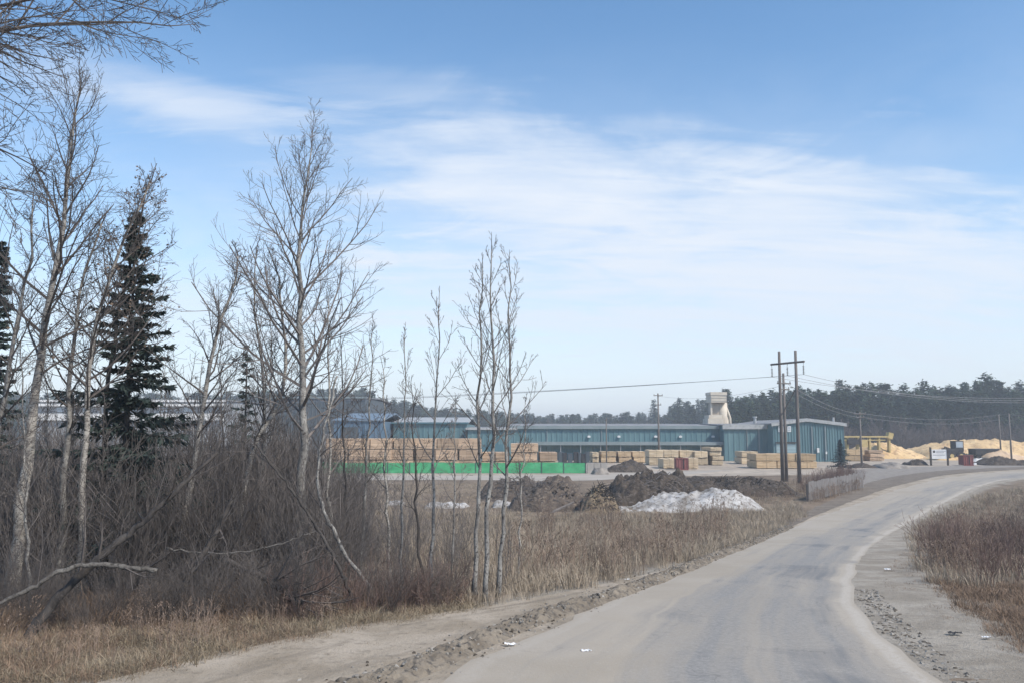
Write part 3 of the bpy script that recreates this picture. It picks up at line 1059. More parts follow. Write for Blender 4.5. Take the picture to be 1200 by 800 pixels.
# green barrier sheeting and the concrete blocks that continue it
YGR = 103.5
r = thing('green_barrier', 'long low bright green barrier in front of the lumber stacks', 'barrier', (X(530, YGR), YGR, 0))
zt_g = Z(541.3, YGR)
npan = 12
for i in range(npan):
    a, b_ = X(378 + 308 * i / npan, YGR), X(378 + 308 * (i + 1) / npan, YGR)
    dy_ = (i % 2) * .015
    MB().span(a + .01, b_ - .01, YGR + dy_, YGR + .06 + dy_, .04, zt_g - (0, .07, .02, .05, .0)[i % 5]).build('panel', M_green, r)
for i in range(npan + 1):
    a = X(378 + 308 * i / npan, YGR)
    MB().span(a - .045, a + .045, YGR - .05, YGR + .2, 0, zt_g + .05).build('post', M_slate, r)
for i in range(3):
    a, b_ = X(687.5 + i * 8, YGR + .5), X(695 + i * 8, YGR + .5)
    mb = MB()
    zt_c = Z(541.8, YGR)
    mb.v = [(a, YGR, 0), (b_, YGR, 0), (b_, YGR + .9, 0), (a, YGR + .9, 0), (a + .02, YGR + .2, zt_c), (b_ - .02, YGR + .2, zt_c), (b_ - .02, YGR + .7, zt_c), (a + .02, YGR + .7, zt_c)]
    mb.f = [(0, 3, 2, 1), (4, 5, 6, 7), (0, 1, 5, 4), (1, 2, 6, 5), (2, 3, 7, 6), (3, 0, 4, 7)]
    o_ = mb.build('concrete_block', M_concrete, None, origin=((a + b_) / 2, YGR + .45, 0))
    tag(o_, f'{nth(i)} pale concrete block beyond the right end of green barrier', 'block', 'concrete blocks at the barrier end')
# dark steel posts standing between building and barrier
for i, px in enumerate((657, 661.5, 668, 675, 679, 683.5, 688)):
    o_ = MB().span(X(px, 137) - .35, X(px, 137) + .35, 137, 137.8, 0, Z(529 + (i % 3), 137)).span(X(px, 137) - .45, X(px, 137) + .45, 136.9, 137.9, 0, .12).build('steel_rack', M_dark if i % 2 else M_slate, None, origin=(X(px, 137), 137.4, 0))
    tag(o_, f'{nth(i)} dark upright rack before canopy, right of stepped stack', 'rack', 'dark racks before the canopy')

# containers and bins
def container(name, label, px0, px1, py0, Y, depth, m, corr=True):
    x0, x1, z1 = X(px0, Y), X(px1, Y), Z(py0, Y)
    r_ = thing(name, label, 'container', ((x0 + x1) / 2, Y, 0))
    mb = MB()
    ribbed(mb, x0 + .06, x1 - .06, Y + .08, .12, z1 - .1, .32, .05)
    mb.span(x0 + .04, x1 - .04, Y + .12, Y + depth, .1, z1 - .06)
    mb.build('body', m, r_)
    MB().span(x0, x1, Y, Y + .1, z1 - .1, z1).span(x0, x1, Y, Y + .1, 0.02, .12).span(x0, x0 + .06, Y, Y + .1, .12, z1 - .1).span(x1 - .06, x1, Y, Y + .1, .12, z1 - .1).build('frame', m, r_)
    MB().box(((x0 + x1) / 2 + .15, Y + .02, z1 / 2), (.06, .05, z1 - .35)).build('lock_bar', M_dark, r_)
    return r_


container('red_container', 'dark red metal container between two pale lumber packs', 792, 806, 536, 112, 1.8, M_red)
container('red_bin', 'small dark red bin right of the white sign', 1127.5, 1139, 532.5, 126, 1.6, M_red)

# ------------------------------------------------------------------ yellow conveyor
YC = 160
cv = thing('conveyor', 'yellow steel conveyor on legs beside the sawdust pile', 'conveyor', (X(1015, YC), YC, 0))
MB().span(X(988, YC), X(1043, YC), YC - .6, YC + .6, Z(512, YC), Z(510.3, YC)).build('belt_beam', M_yellow, cv)
MB().span(X(988, YC), X(1036, YC), YC - .5, YC + .5, Z(515.6, YC), Z(514.6, YC)).build('lower_beam', M_yellow, cv)
for px in (992, 1004, 1018, 1029, 1041):
    MB().span(X(px, YC) - .15, X(px, YC) + .15, YC - .45, YC + .45, 0, Z(512, YC)).build('leg', M_yellow, cv)
MB().box((X(1042, YC), YC, Z(510, YC)), (.9, 1.3, 1.1), 0, .3).build('discharge_head', M_yellow, cv)
MB().box((X(998, YC), YC - .2, Z(517, YC)), (2.2, 1.2, 1.0)).build('drive_unit', M_dark, cv)
MB().box((X(1010, YC), YC - .2, Z(519, YC)), (1.5, 1.0, 1.3)).build('drive_unit', M_yellow, cv)


# ------------------------------------------------------------------ heaps
def heap(name, label, cat, px0, px1, ybase, ytop, m, seed, depth=None, peak=0.5, rough=0.35, flat=0.0, n=44, Y=None, world=True, freq=1.0, fine=1.0):
    """irregular mound: outline from pixels, depth from its width"""
    pb = G((px0 + px1) / 2, ybase)
    Yf = Y or pb.y
    x0, x1 = X(px0, Yf), X(px1, Yf)
    w = x1 - x0
    depth = depth or w * 0.55
    H = Z(ytop, Yf + depth * .45) - zt(Yf)
    mb = MB()
    nx_, ny_ = n, max(14, int(n * .6))
    cx = (x0 + x1) / 2
    for j in range(ny_ + 1):
        for i in range(nx_ + 1):
            u, v = i / nx_, j / ny_
            su = u ** (math.log(.5) / math.log(peak))
            e = max(0.0, 1 - ((su - .5) * 2) ** 2) ** (.75 - flat * .4)
            g_ = max(0.0, 1 - ((v - .45) / .55) ** 2 if v > .45 else 1 - ((.45 - v) / .45) ** 2) ** .8
            q = Vector((u * w * .45 * freq + seed * 7.3, v * depth * .45 * freq, seed))
            nz = .86 + rough * (1.0 * mnoise.noise(q) + .8 * mnoise.noise(q * 2.3) + .35 * mnoise.noise(q * 4.4))
            lump = .075 * fine * mnoise.noise(q * 6.1) + .05 * fine * mnoise.noise(q * 13.7)
            edge = min(1, 8 * min(u, 1 - u, v, 1 - v))
            z = H * (e * g_) * nz + H * lump * edge * 1.6 - .12 * (1 - edge)
            xx = x0 + u * w + rough * .5 * mnoise.noise(q * 1.7 + Vector((5, 1, 2)))
            yy = Yf + v * depth + rough * .5 * mnoise.noise(q * 1.9 + Vector((1, 8, 2)))
            mb.v.append((xx, yy, zt(yy) + z))
    for j in range(ny_):
        for i in range(nx_):
            o = j * (nx_ + 1) + i
            mb.f.append((o, o + 1, o + nx_ + 2, o + nx_ + 1))
    ob_ = mb.build(name, m, None, origin=(cx, Yf + depth / 2, zt(Yf)), smooth=True)
    tag(ob_, label, cat)
    return ob_, x0, x1, Yf, depth, H


heap('sawdust_pile', 'pale orange sawdust pile right of the yellow conveyor', 'sawdust pile', 1012, 1094, 534, 517, M_sawdust, 3, depth=16, peak=.45, rough=.22, fine=.4, Y=158)
heap('sawdust_pile', 'broad peach sawdust pile behind the twin thin poles at right', 'sawdust pile', 1096, 1270, 531, 512.5, M_sawdust, 5, depth=24, peak=.55, rough=.2, flat=.7, fine=.4, Y=168)
heap('sawdust_pile', 'low orange sawdust spill in front of the broad peach pile', 'sawdust pile', 1098, 1172, 535, 528, M_sawdust, 7, depth=8, peak=.5, rough=.25, fine=.4, Y=150)
heap('sawdust_pile', 'small steep sawdust pile beside the long dark trailer', 'sawdust pile', 1158, 1215, 538, 526.5, M_chips, 8, depth=8, peak=.35, rough=.25, fine=.4, Y=146)
heap('gravel_pile', 'whitish gravel pile right of the small red bin', 'gravel pile', 1139, 1170, 545, 536, M_gravel_pile, 9, depth=5, rough=.3, Y=130)
heap('log_heap', 'dark heap of broken logs at the right edge', 'debris heap', 1155, 1215, 545.5, 535.5, M_soil_dark, 10, depth=6, rough=.6, flat=.6, Y=127)
heap('rubble_heap', 'dark rubble heap left of the white sign', 'debris heap', 1066, 1088, 545.5, 537.5, M_soil_dark, 11, depth=4, rough=.7, Y=127)
heap('rubble_heap', 'low grey rubble bank between spruce and rubble heap', 'debris heap', 1036, 1068, 551, 541, M_rubble, 12, depth=6, rough=.4, flat=.6, Y=116)
heap('rubble_heap', 'flat dark rubble at the foot of the blue spruce', 'debris heap', 1000, 1030, 550, 543, M_soil_dark, 13, depth=5, rough=.6, flat=.6, Y=118)
heap('dirt_heap', 'dark grey dirt heap just right of green barrier', 'dirt heap', 706, 764, 553, 538.5, M_soil_dark, 21, depth=5, rough=.35, peak=.62)
heap('dirt_heap', 'pale sandy heap at the corner of the barrier end', 'dirt heap', 694, 716, 553, 544.5, M_rubble, 22, depth=3, rough=.4, Y=100)
heaps = []
heaps.append(heap('dirt_heap', 'dark brown brushy dirt heap behind the bare poplars', 'dirt heap', 596, 694, 599, 559.5, M_soil_brown, 31, depth=6.0, rough=.34, peak=.55, flat=.5))
heaps.append(heap('straw_heap', 'tan heap of dead straw between two dark dirt heaps', 'straw heap', 682, 728, 600, 564, M_straw, 32, depth=4.0, rough=.32, flat=.3, Y=52.0))
heaps.append(heap('dirt_heap', 'biggest black dirt heap with rubble beside snow bank', 'dirt heap', 712, 838, 594, 550, M_soil_dark, 33, depth=9, rough=.36, peak=.48, flat=.25, n=76))
heaps.append(heap('dirt_heap', 'low black dirt ridge behind the snow bank', 'dirt heap', 800, 950, 579, 557, M_soil_dark, 34, depth=9, rough=.36, peak=.4, flat=.5, n=64, Y=66))
heaps.append(heap('dirt_heap', 'low brown dirt mound behind slender bare saplings', 'dirt heap', 560, 640, 590, 557, M_soil_brown, 35, depth=8, rough=.4, flat=.3, Y=62))
heaps.append(heap('snow_bank', 'dirty white snow bank in front of black dirt heap', 'snow bank', 736, 902, 600, 571, M_snow, 41, depth=7, rough=.30, peak=.66, flat=.15, Y=54, n=56))
for k, (a, b_, yb_, yt_, lab) in enumerate([(495, 548, 595, 585, 'thin strip of old snow behind grey saplings'), (576, 606, 594, 587, 'small snow patch behind the poplar trunks'), (445, 476, 592, 586, 'small snow patch at the thicket edge'), (716, 745, 601, 592, 'little snow lump below the straw heap')]):
    heap('snow_patch', lab, 'snow patch', a, b_, yb_, yt_, M_snow, 50 + k, depth=2.5, rough=.7, n=26, Y=G(a, yb_).y)

# loose boards, roots and stones on the heaps
R = random.Random(4)
for hi_, (ob_, x0, x1, Yf, dep, H) in enumerate(heaps[:5]):
    mb = MB()
    ms = MB()
    for k in range(170):
        x = R.uniform(x0 + .1 * (x1 - x0), x1 - .1 * (x1 - x0))
        u = (x - x0) / (x1 - x0)
        v = R.uniform(.05, .4)
        y = Yf + v * dep
        z = zt(y) + H * max(0, 1 - ((u - .5) * 2) ** 2) * (1 - ((.45 - v) / .45) ** 2) * .95
        l = R.uniform(.3, 1.5)
        d = Vector((R.uniform(-1, 1), R.uniform(-.6, .2), R.uniform(-.1, .7))).normalized() * l
        p = Vector((x, y, z))
        if k % 5:
            d *= .75
            mb.tube([p - d * .4, p + d * .2 + Vector((0, 0, .05)), p + d * .5], [.026, .022, .01], 4)
        else:
            s_ = R.uniform(.04, .13)
            ms.box((x, y, z + s_ * .3), (s_ * 1.3, s_, s_), R.uniform(0, 3), R.uniform(-.5, .5))
    stuff(mb.build('sticks', M_twig_pale if hi_ % 2 == 0 else M_bark_dark, ob_, origin=tuple(ob_.location)))
    stuff(ms.build('rubble', M_soil_brown, ob_, origin=tuple(ob_.location)))
for k, (pa, pb_, lab) in enumerate([((641, 604), (663, 590), 'long pale plank leaning on the brown brushy heap'), ((720, 596), (760, 592), 'grey timber lying at the foot of the black heap'), ((778, 590), (812, 596), 'dark timber half buried in the snow bank')]):
    a, b_ = G(*pa), G(*pb_)
    b_ = Vector((b_.x, a.y + .6, a.z + (.75 if k == 0 else .1)))
    a.z += .08
    tag(MB().tube([a, a.lerp(b_, .5), b_], [.09, .085, .07], 6).build('timber', M_twig_pale if k == 0 else M_bark_grey, None, origin=tuple(a)), lab, 'timber')

# ------------------------------------------------------------------ dark trailer by the sawdust
YR = 149
tr = thing('chip_trailer', 'long dark trailer parked in front of the peach sawdust pile', 'trailer', (X(1155, YR), YR, 0))
MB().span(X(1142, YR), X(1170, YR), YR, YR + 2.4, 1.0, Z(526, YR)).build('body', M_dark, tr)
MB().span(X(1141, YR), X(1171, YR), YR - .06, YR + 2.46, Z(526, YR) - .02, Z(526, YR) + .1).build('top_rail', M_slate, tr)
for px in (1146, 1162, 1166):
    c0 = Vector((X(px, YR), YR + .1, .5))
    MB().tube([c0, c0 + Vector((0, .4, 0))], [.5, .5], 12).build('wheel', M_dark, tr)
# loader left of it
YL = 152
ld = thing('wheel_loader', 'small dark and yellow loader among the sawdust piles', 'loader', (X(1117, YL), YL, 0))
MB().box((X(1114, YL), YL, 1.5), (2.6, 2.0, 1.1)).build('chassis', M_dark, ld)
MB().box((X(1120.5, YL), YL, 2.4), (1.5, 1.7, 1.9)).build('cab', M_dark, ld)
MB().box((X(1120.5, YL), YL - .88, 2.7), (1.2, .06, 1.0)).build('window', M_glass, ld)
MB().tube([Vector((X(1112, YL), YL - .7, 1.8)), Vector((X(1104, YL), YL - .7, 2.3)), Vector((X(1100, YL), YL - .7, 1.3))], [.16, .14, .12], 6).build('lift_arm', M_dark, ld)
MB().box((X(1098.5, YL), YL, 1.1), (.9, 2.4, .9), 0, .4).build('bucket', M_dark, ld)
for px in (1110, 1121):
    c0 = Vector((X(px, YL), YL - 1.25, .75))
    w_ = MB().tube([c0, c0 + Vector((0, .5, 0))], [.75, .75], 14).build('wheel', M_dark, ld)
    MB().tube([c0 + Vector((0, -.03, 0)), c0 + Vector((0, .1, 0))], [.35, .35], 10).build('rim', M_yellow, w_)

# ------------------------------------------------------------------ weathered fence by the bend
M_fence = mat('fence_grey', (0.15, 0.14, 0.135), (0.235, 0.22, 0.212), 1.2, .9, .3, stretch=(3, 3, .5))
fa, fb = G(948, 587), G(1012, 571)
fn = thing('grey_fence', 'low weathered grey fence at the roadside below the blue spruce', 'fence', tuple(fa))
fdir = (fb - fa).normalized()
flen = (fb - fa).length
fang = math.atan2(fdir.y, fdir.x)
RF = random.Random(12)
nf = 36
for i in range(nf):
    c_ = fa + fdir * (flen * (i + .5) / nf)
    hh = 1.35 + RF.uniform(-.06, .06)
    MB().box((c_.x, c_.y, zt(c_.y) + hh / 2 + .04), (flen / nf - .025, .03, hh), fang).build('board', M_fence, fn)
for i in range(9):
    c_ = fa + fdir * (flen * i / 8)
    MB().box((c_.x - fdir.y * .09, c_.y + fdir.x * .09, zt(c_.y) + .62), (.12, .12, 1.24), fang).build('post', M_pole, fn)

# ------------------------------------------------------------------ sign
YN = 127
sg = thing('yard_sign', 'white rectangular sign on two posts at the yard entrance', 'sign', (X(1100, YN), YN, 0))
sgb = MB().span(X(1090, YN), X(1108.3, YN), YN - .02, YN + .04, Z(537, YN), Z(526, YN)).build('board', M_white, sg)
for px, py in ((1089.2, 523.5), (1109, 525)):
    MB().span(X(px, YN) - .12, X(px, YN) + .12, YN - .08, YN + .1, 0, Z(py, YN)).build('post', M_bark_dark, sg)
MB().span(X(1092, YN), X(1094.6, YN), YN - .03, YN - .022, Z(530, YN), Z(527.3, YN)).build('emblem', M_dark, sgb)
for k, (a, b_, yy) in enumerate([(1095.5, 1107, 528), (1095.5, 1105, 529.8), (1092, 1106, 532.6)]):
    MB().span(X(a, YN), X(b_, YN), YN - .03, YN - .022, Z(yy + .45, YN), Z(yy - .45, YN)).build('lettering', M_steel, sgb)

# ------------------------------------------------------------------ poles and wires
def pole(name, label, px, pbase, ptop, r0=.15, Y=None, cross=(), group=None, lean=0.0):
    b0 = G(px, pbase) if Y is None else Vector((X(px, Y), Y, zt(Y)))
    zt_ = Z(ptop, b0.y)
    r_ = thing(name, label, 'utility pole', tuple(b0), group)
    top = Vector((b0.x + lean, b0.y, zt_))
    MB().tube([b0 - Vector((0, 0, .2)), b0.lerp(top, .5), top], [r0, r0 * .85, r0 * .66], 10).build('shaft', M_pole, r_, smooth=True)
    for (za, half, ang) in cross:
        zz = Z(za, b0.y)
        dx_, dy_ = math.cos(ang) * half, math.sin(ang) * half
        ca = MB().box((b0.x + lean * .9, b0.y - .14, zz), (half * 2, .1, .12), ang).build('crossarm', M_pole, r_)
        for s in (-.9, .9):
            q = Vector((b0.x + lean * .9 + dx_ * s, b0.y - .14 + dy_ * s, zz + .06))
            MB().tube([q, q + Vector((0, 0, .09)), q + Vector((0, 0, .2))], [.03, .055, .05], 6).build('insulator', M_insul, ca)
    return r_, b0, top


# H-frame: two tall poles, one crossarm, suspension insulators; a service pole in front
A = P(935.5, 566, G(935.5, 566).y)
YH = G(935.5, 566).y
hb = [Vector((X(915.5, YH + 2.0), YH + 2.0, 0)), Vector((X(935, YH), YH, 0))]
hf = thing('power_pylon', 'tall wooden H-frame pylon with crossarm beside the road', 'pylon', tuple((hb[0] + hb[1]) / 2))
ht = [Vector((X(916, YH + 2), YH + 2, Z(411.5, YH + 2))), Vector((X(935.3, YH), YH, Z(410.5, YH)))]
for b0, tp in zip(hb, ht):
    MB().tube([b0 - Vector((0, 0, .2)), b0.lerp(tp, .5), tp], [.2, .165, .125], 10).build('pole', M_pole, hf, smooth=True)
dirn = (hb[1] - hb[0])
dirn.z = 0
dirn.normalize()
ca0 = Vector((X(905, YH + 3), YH + 3, Z(427, YH + 3)))
ca1 = Vector((X(944.5, YH - 1), YH - 1, Z(423.5, YH - 1)))
ca0.z = ca1.z = (ca0.z + ca1.z) / 2
off = Vector((0, -.22, 0))
cr = MB().tube([ca0 + off, ca1 + off], [.1, .1], 6).build('crossarm', M_pole, hf)
MB().tube([hb[0].lerp(ht[0], .5), hb[1].lerp(ht[1], .72)], [.06, .06], 6).build('brace', M_pole, hf)
hang = []
for s in (.03, .5, .97):
    q = ca0.lerp(ca1, s) + off - Vector((0, 0, .1))
    e = q - Vector((0, 0, 1.15))
    mb = MB().tube([q, e], [.025, .025], 5)
    for k in range(6):
        c_ = q.lerp(e, .3 + k * .12)
        mb.tube([c_, c_ - Vector((0, 0, .07))], [.11, .05], 7)
    mb.build('insulator', M_insul, hf)
    hang.append(e)
sp_, sb, stp = pole('utility_pole', 'shorter pole standing between the pylon legs', 922, 563.5, 437, .17, cross=((449, .8, .3), (456, .6, .3)))
up_, ub, utp = pole('utility_pole', 'slim utility pole standing before the mill canopy', 772.5, 543.5, 460.5, .17, cross=((463, .75, .2), (474, .45, .2)))
lp_, lb, ltp = pole('utility_pole', 'thin pale pole left of the slim utility pole', 710.5, 552, 489.5, .09, Y=105, cross=())
cp_, cb, ctp = pole('utility_pole', 'pale utility pole between blue spruce and sawdust pile', 1010, 546, 482, .16, cross=((484.5, .9, .1), (488.5, .6, .1)))
t1_, t1b, t1t = pole('utility_pole', 'left of two thin poles before the peach sawdust', 1171.5, 533, 485, .15, Y=150, cross=())
t2_, t2b, t2t = pole('utility_pole', 'right of two thin poles before the peach sawdust', 1183.5, 540, 484, .15, Y=138, cross=())


def wire(label, a, b_, sag, r=.017, n=22):
    pts = [a.lerp(b_, i / n) - Vector((0, 0, sag * 4 * (i / n) * (1 - i / n))) for i in range(n + 1)]
    return tag(MB().tube(pts, [r] * (n + 1), 4, False).build('power_line', M_wire, None, origin=tuple(a)), label, 'power line')


LE = [P(330, 466, 150), P(300, 465, 152), P(270, 463, 155)]
for k, nm in enumerate(('left', 'middle', 'right')):
    wire(f'conductor running left over the mill from the {nm} pylon insulator', hang[k], LE[k] + Vector((-70, 40, 1.5)), 1.6 + .3 * k, .02)
RE = [P(1290, 462, 95), P(1300, 466, 92), P(1310, 459, 90)]
for k, nm in enumerate(('left', 'middle', 'right')):
    wire(f'conductor running right toward the road from the {nm} pylon insulator', hang[k], RE[k], 1.1 + .25 * k, .022)
wire('upper service wire from service pole to the pole by blue spruce', stp - Vector((0, 0, .8)), ctp - Vector((0, 0, .3)), .6, .02)
wire('lower service wire from service pole to the pole by blue spruce', stp - Vector((0, 0, 1.3)), ctp - Vector((0, 0, .8)), .6, .015)
wire('upper wire from the spruce-side pole to twin thin poles', ctp - Vector((0, 0, .15)), t1t - Vector((0, 0, .05)), .9, .018)
wire('lower wire from the spruce-side pole to twin thin poles', ctp - Vector((0, 0, .7)), t1t - Vector((0, 0, .9)), .9, .018)
wire('short wire linking the tops of twin thin poles', t1t, t2t, .1, .018)
wire('wire leaving the right edge from twin thin poles', t2t - Vector((0, 0, .1)), P(1300, 488, 140), .5, .018)
wire('wire between slim utility pole and service pole', utp - Vector((0, 0, .4)), stp - Vector((0, 0, 1.2)), .8, .015)
wire('wire from slim utility pole to thin pale pole', utp - Vector((0, 0, 1.5)), ltp, .5, .012)
# ------------------------------------------------------------------ bare trees
def branch(mb, p, d, L_, r, lvl, R, cfg, leaves=None):
    """one branch and its children; lvl counts down to 0 = twig"""
    n = {3: 10, 2: 5, 1: 4, 0: 3}[lvl]
    step = L_ / n
    pts = [p.copy()]
    rad = [r]
    tip = max(cfg['tip'], r * (.12 if lvl >= 3 else .3 if lvl else .5))
    cur = d.normalized()
    dirs = [cur.copy()]
    for i in range(n):
        cur = cur + Vector((R.gauss(0, 1), R.gauss(0, 1), R.gauss(0, 1))) * cfg['wob'] + Vector((0, 0, 1)) * cfg['trop'] * (1.0 if lvl else .6)
        cur.normalize()
        pts.append(pts[-1] + cur * step)
        rad.append(r + (tip - r) * ((i + 1) / n))
        dirs.append(cur.copy())
    mb.tube(pts, rad, 5 if lvl >= 3 else (4 if lvl == 2 else 3), False)
    if lvl == 0:
        if leaves is not None and R.random() < .3:
            for _ in range(1):
                q = pts[-1 - R.randrange(2)] + Vector((R.uniform(-.05, .05), R.uniform(-.05, .05), R.uniform(-.08, 0)))
                s = R.uniform(.015, .032)
                a = Vector((R.gauss(0, 1), R.gauss(0, 1), R.gauss(0, 1))).normalized() * s
                b_ = a.orthogonal().normalized() * s * 1.4
                leaves.poly([q - a, q + b_, q + a, q - b_])
        return
    nc = cfg['n'][lvl]
    for k in range(nc):
        t_ = .18 + .8 * (k + R.uniform(.1, .9)) / nc
        fi = t_ * n
        i = min(n - 1, int(fi))
        q = pts[i].lerp(pts[i + 1], fi - i)
        ax = dirs[i].orthogonal().normalized()
        ax.rotate(Matrix.Rotation(R.uniform(0, 6.283), 3, dirs[i]))
        an = math.radians(R.uniform(*cfg['ang']))
        nd = dirs[i] * math.cos(an) + ax * math.sin(an)
        rr = rad[i] + (rad[i + 1] - rad[i]) * (fi - i)
        branch(mb, q, nd, L_ * cfg['ratio'] * R.uniform(.65, 1.2) * (1.15 - .6 * t_), max(cfg['tip'], rr * .55), lvl - 1, R, cfg, leaves)


CFG = dict(tip=.0037, wob=.11, trop=.10, n={3: 7, 2: 8, 1: 5}, ang=(28, 62), ratio=.52)


def bare_tree(name, label, cat, path, Y, r0, seed, limbs=24, t0=.3, lmax=.28, ang=(55, 25), lvl=2, cfg=None, m_trunk=None, m_twig=None, leaves=False, group=None, top=.2, profile=None, basey=None, sides=9, bias=None):
    """trunk along a pixel path (at depth Y, or a list of depths), limbs spiralling up it"""
    R = random.Random(seed)
    cfg = dict(CFG, **(cfg or {}))
    Ys = Y if isinstance(Y, (list, tuple)) else [Y] * len(path)
    pts = [P(px, py, y) for (px, py), y in zip(path, Ys)]
    pts[0].z = zt(pts[0].y) - .12
    pts = resample(pts, 16)
    for i in range(2, 16):
        pts[i] += Vector((R.gauss(0, .025), R.gauss(0, .025), 0))
    H = sum((pts[i + 1] - pts[i]).length for i in range(15))
    rad = [r0 * (1 - (1 - top) * (i / 15) ** .9) for i in range(16)]
    rad = [r_ * R.uniform(.92, 1.08) for r_ in rad]
    rad[0] *= 1.35
    rt = thing(name, label, cat, tuple(pts[0]), group)
    MB().tube(pts, rad, sides).build('trunk', m_trunk or M_bark_grey, rt, smooth=True)
    mb = MB()
    lv = MB() if leaves else None
    az = R.uniform(0, 6)
    for k in range(limbs):
        t_ = t0 + (1 - t0) * (k + R.uniform(0, .8)) / limbs
        fi = min(14.99, t_ * 15)
        i = int(fi)
        q = pts[i].lerp(pts[i + 1], fi - i)
        d0 = (pts[i + 1] - pts[i]).normalized()
        az += 2.4 + R.uniform(-.5, .5)
        u = (t_ - t0) / (1 - t0)
        an = math.radians(ang[0] + (ang[1] - ang[0]) * u + R.uniform(-10, 10))
        h = Vector((math.cos(az), math.sin(az), 0))
        if bias:
            h = (h + Vector(bias)).normalized()
        d = d0 * math.cos(an) + h * math.sin(an)
        pr = profile(u) if profile else (1 - .78 * u) * (.65 + .35 * min(1, u * 4))
        ll = H * lmax * pr * R.uniform(.7, 1.2)
        branch(mb, q, d, ll, min(rad[i] * .5, .010 + ll * .0095), lvl, R, cfg, lv)
    branch(mb, pts[-1], (pts[-1] - pts[-2]), H * .05, rad[-1], 1, R, cfg, lv)
    mb.build('crown', m_twig or M_twig, rt)
    if leaves:
        stuff(lv.build('withered_leaves', M_leaf_dead, rt))
    return rt


YA = G(350, 695).y
# tall aspen, the main bare tree
bare_tree('aspen_tree', 'tallest bare grey aspen with a wide crown, left of centre', 'tree', [(356, 700), (352, 600), (357, 500), (352, 420), (350, 340), (353, 260), (360, 205), (364, 172)], YA, .135, 11, 36, .33, .36, (62, 22), 2, dict(n={3: 7, 2: 10, 1: 5}, tip=.0036, trop=.15, ratio=.46), top=.1, m_twig=M_twig_pale)
# tree group behind it to the left
bare_tree('aspen_tree', 'slender bare tree with upswept crown left of tallest aspen', 'tree', [(272, 655), (283, 590), (300, 520), (326, 470), (333, 400), (325, 330), (318, 300)], YA + .5, .085, 12, 20, .42, .22, (50, 22), 2, m_trunk=M_birch)
bare_tree('birch_tree', 'crooked birch forking low beside the spruce', 'tree', [(196, 700), (215, 610), (228, 540), (239, 470), (250, 400), (272, 340), (278, 300)], YA + .3, .095, 13, 24, .36, .25, (60, 25), 2, m_trunk=M_birch, cfg=dict(wob=.16))
bare_tree('birch_tree', 'thin bare birch in front of the aspen thicket', 'tree', [(298, 700), (304, 600), (310, 500), (305, 410), (297, 340), (300, 292)], YA + 2.5, .07, 14, 18, .4, .2, (45, 20), 2, m_trunk=M_bark_grey)
# left group
YL0 = G(30, 720).y
bare_tree('aspen_tree', 'large bare aspen with bowed pale trunk near left edge', 'tree', [(12, 715), (24, 600), (38, 492), (52, 385), (68, 300), (78, 215), (86, 150), (92, 108)], YL0 + 1.5, .15, 21, 26, .42, .30, (55, 25), 2, dict(n={3: 7, 2: 9, 1: 6}), top=.1, m_trunk=M_birch)
bare_tree('birch_tree', 'dark-knotted birch trunk between bowed aspen and spruce', 'tree', [(70, 700), (72, 600), (82, 480), (88, 390), (96, 330), (118, 262)], YL0 + 2.2, .09, 22, 18, .42, .2, (55, 25), 2, m_trunk=M_bark_grey)
bare_tree('birch_tree', 'white birch right behind the dark-knotted trunk', 'tree', [(92, 705), (96, 600), (101, 500), (104, 430), (128, 330), (160, 250), (176, 215)], YL0 + 2.0, .095, 23, 24, .40, .26, (60, 30), 2, m_trunk=M_birch, leaves=True, bias=(.35, 0, 0))
bare_tree('maple_tree', 'bare tree with clinging withered leaves behind the spruce top', 'tree', [(112, 690), (118, 600), (122, 500), (135, 400), (150, 320), (165, 255), (172, 220)], YL0 + 3.5, .085, 24, 26, .45, .26, (65, 35), 2, leaves=True, m_trunk=M_bark_dark)
bare_tree('birch_tree', 'slim leaning bare birch at the far left edge', 'tree', [(-20, 720), (-14, 600), (2, 480), (20, 380), (34, 300), (40, 240)], YL0 + .5, .08, 25, 20, .35, .24, (55, 28), 2, m_trunk=M_bark_grey)
# stand-alone saplings and poplars
YP = G(560, 703).y
pop = dict(n={3: 5, 2: 6, 1: 2}, trop=.13, wob=.08, ang=(28, 52), ratio=.42, tip=.0045)
upp = lambda u: (1 - .75 * u) * (.55 + .45 * min(1, u * 3))
bare_tree('poplar_tree', 'left of three slender bare poplars in a clump', 'tree', [(555, 703), (560, 600), (562, 500), (563, 420), (564, 360), (567, 315)], YP + .4, .055, 31, 16, .38, .24, (52, 24), 2, pop, m_twig=M_twig_pale, m_trunk=M_bark_grey, profile=upp)
bare_tree('poplar_tree', 'tallest middle poplar of the slender three', 'tree', [(568, 701), (572, 600), (577, 500), (577, 430), (574, 350), (576, 292)], YP, .06, 32, 16, .40, .23, (52, 24), 2, pop, m_twig=M_twig_pale, m_trunk=M_bark_grey, profile=upp)
bare_tree('poplar_tree', 'right of three slender bare poplars, wide lower crown', 'tree', [(583, 700), (590, 620), (596, 520), (598, 440), (598, 370), (597, 312)], YP + .6, .055, 33, 18, .34, .27, (55, 24), 2, pop, m_twig=M_twig_pale, m_trunk=M_bark_grey, profile=upp)
bare_tree('poplar_tree', 'lone thin sapling with twin upright leaders left of poplars', 'tree', [(505, 700), (507, 600), (509, 500), (513, 420), (515, 352)], YP + 1.2, .045, 34, 13, .40, .24, (48, 22), 2, pop, m_twig=M_twig_pale, m_trunk=M_bark_grey, profile=upp)
bare_tree('poplar_tree', 'thinnest upright sapling, shortest of the slender stems', 'tree', [(470, 700), (472, 600), (474, 500), (474, 440), (474, 392)], YP + 2.0, .038, 35, 10, .42, .2, (48, 22), 2, pop, m_twig=M_twig_pale, m_trunk=M_bark_grey, profile=upp)
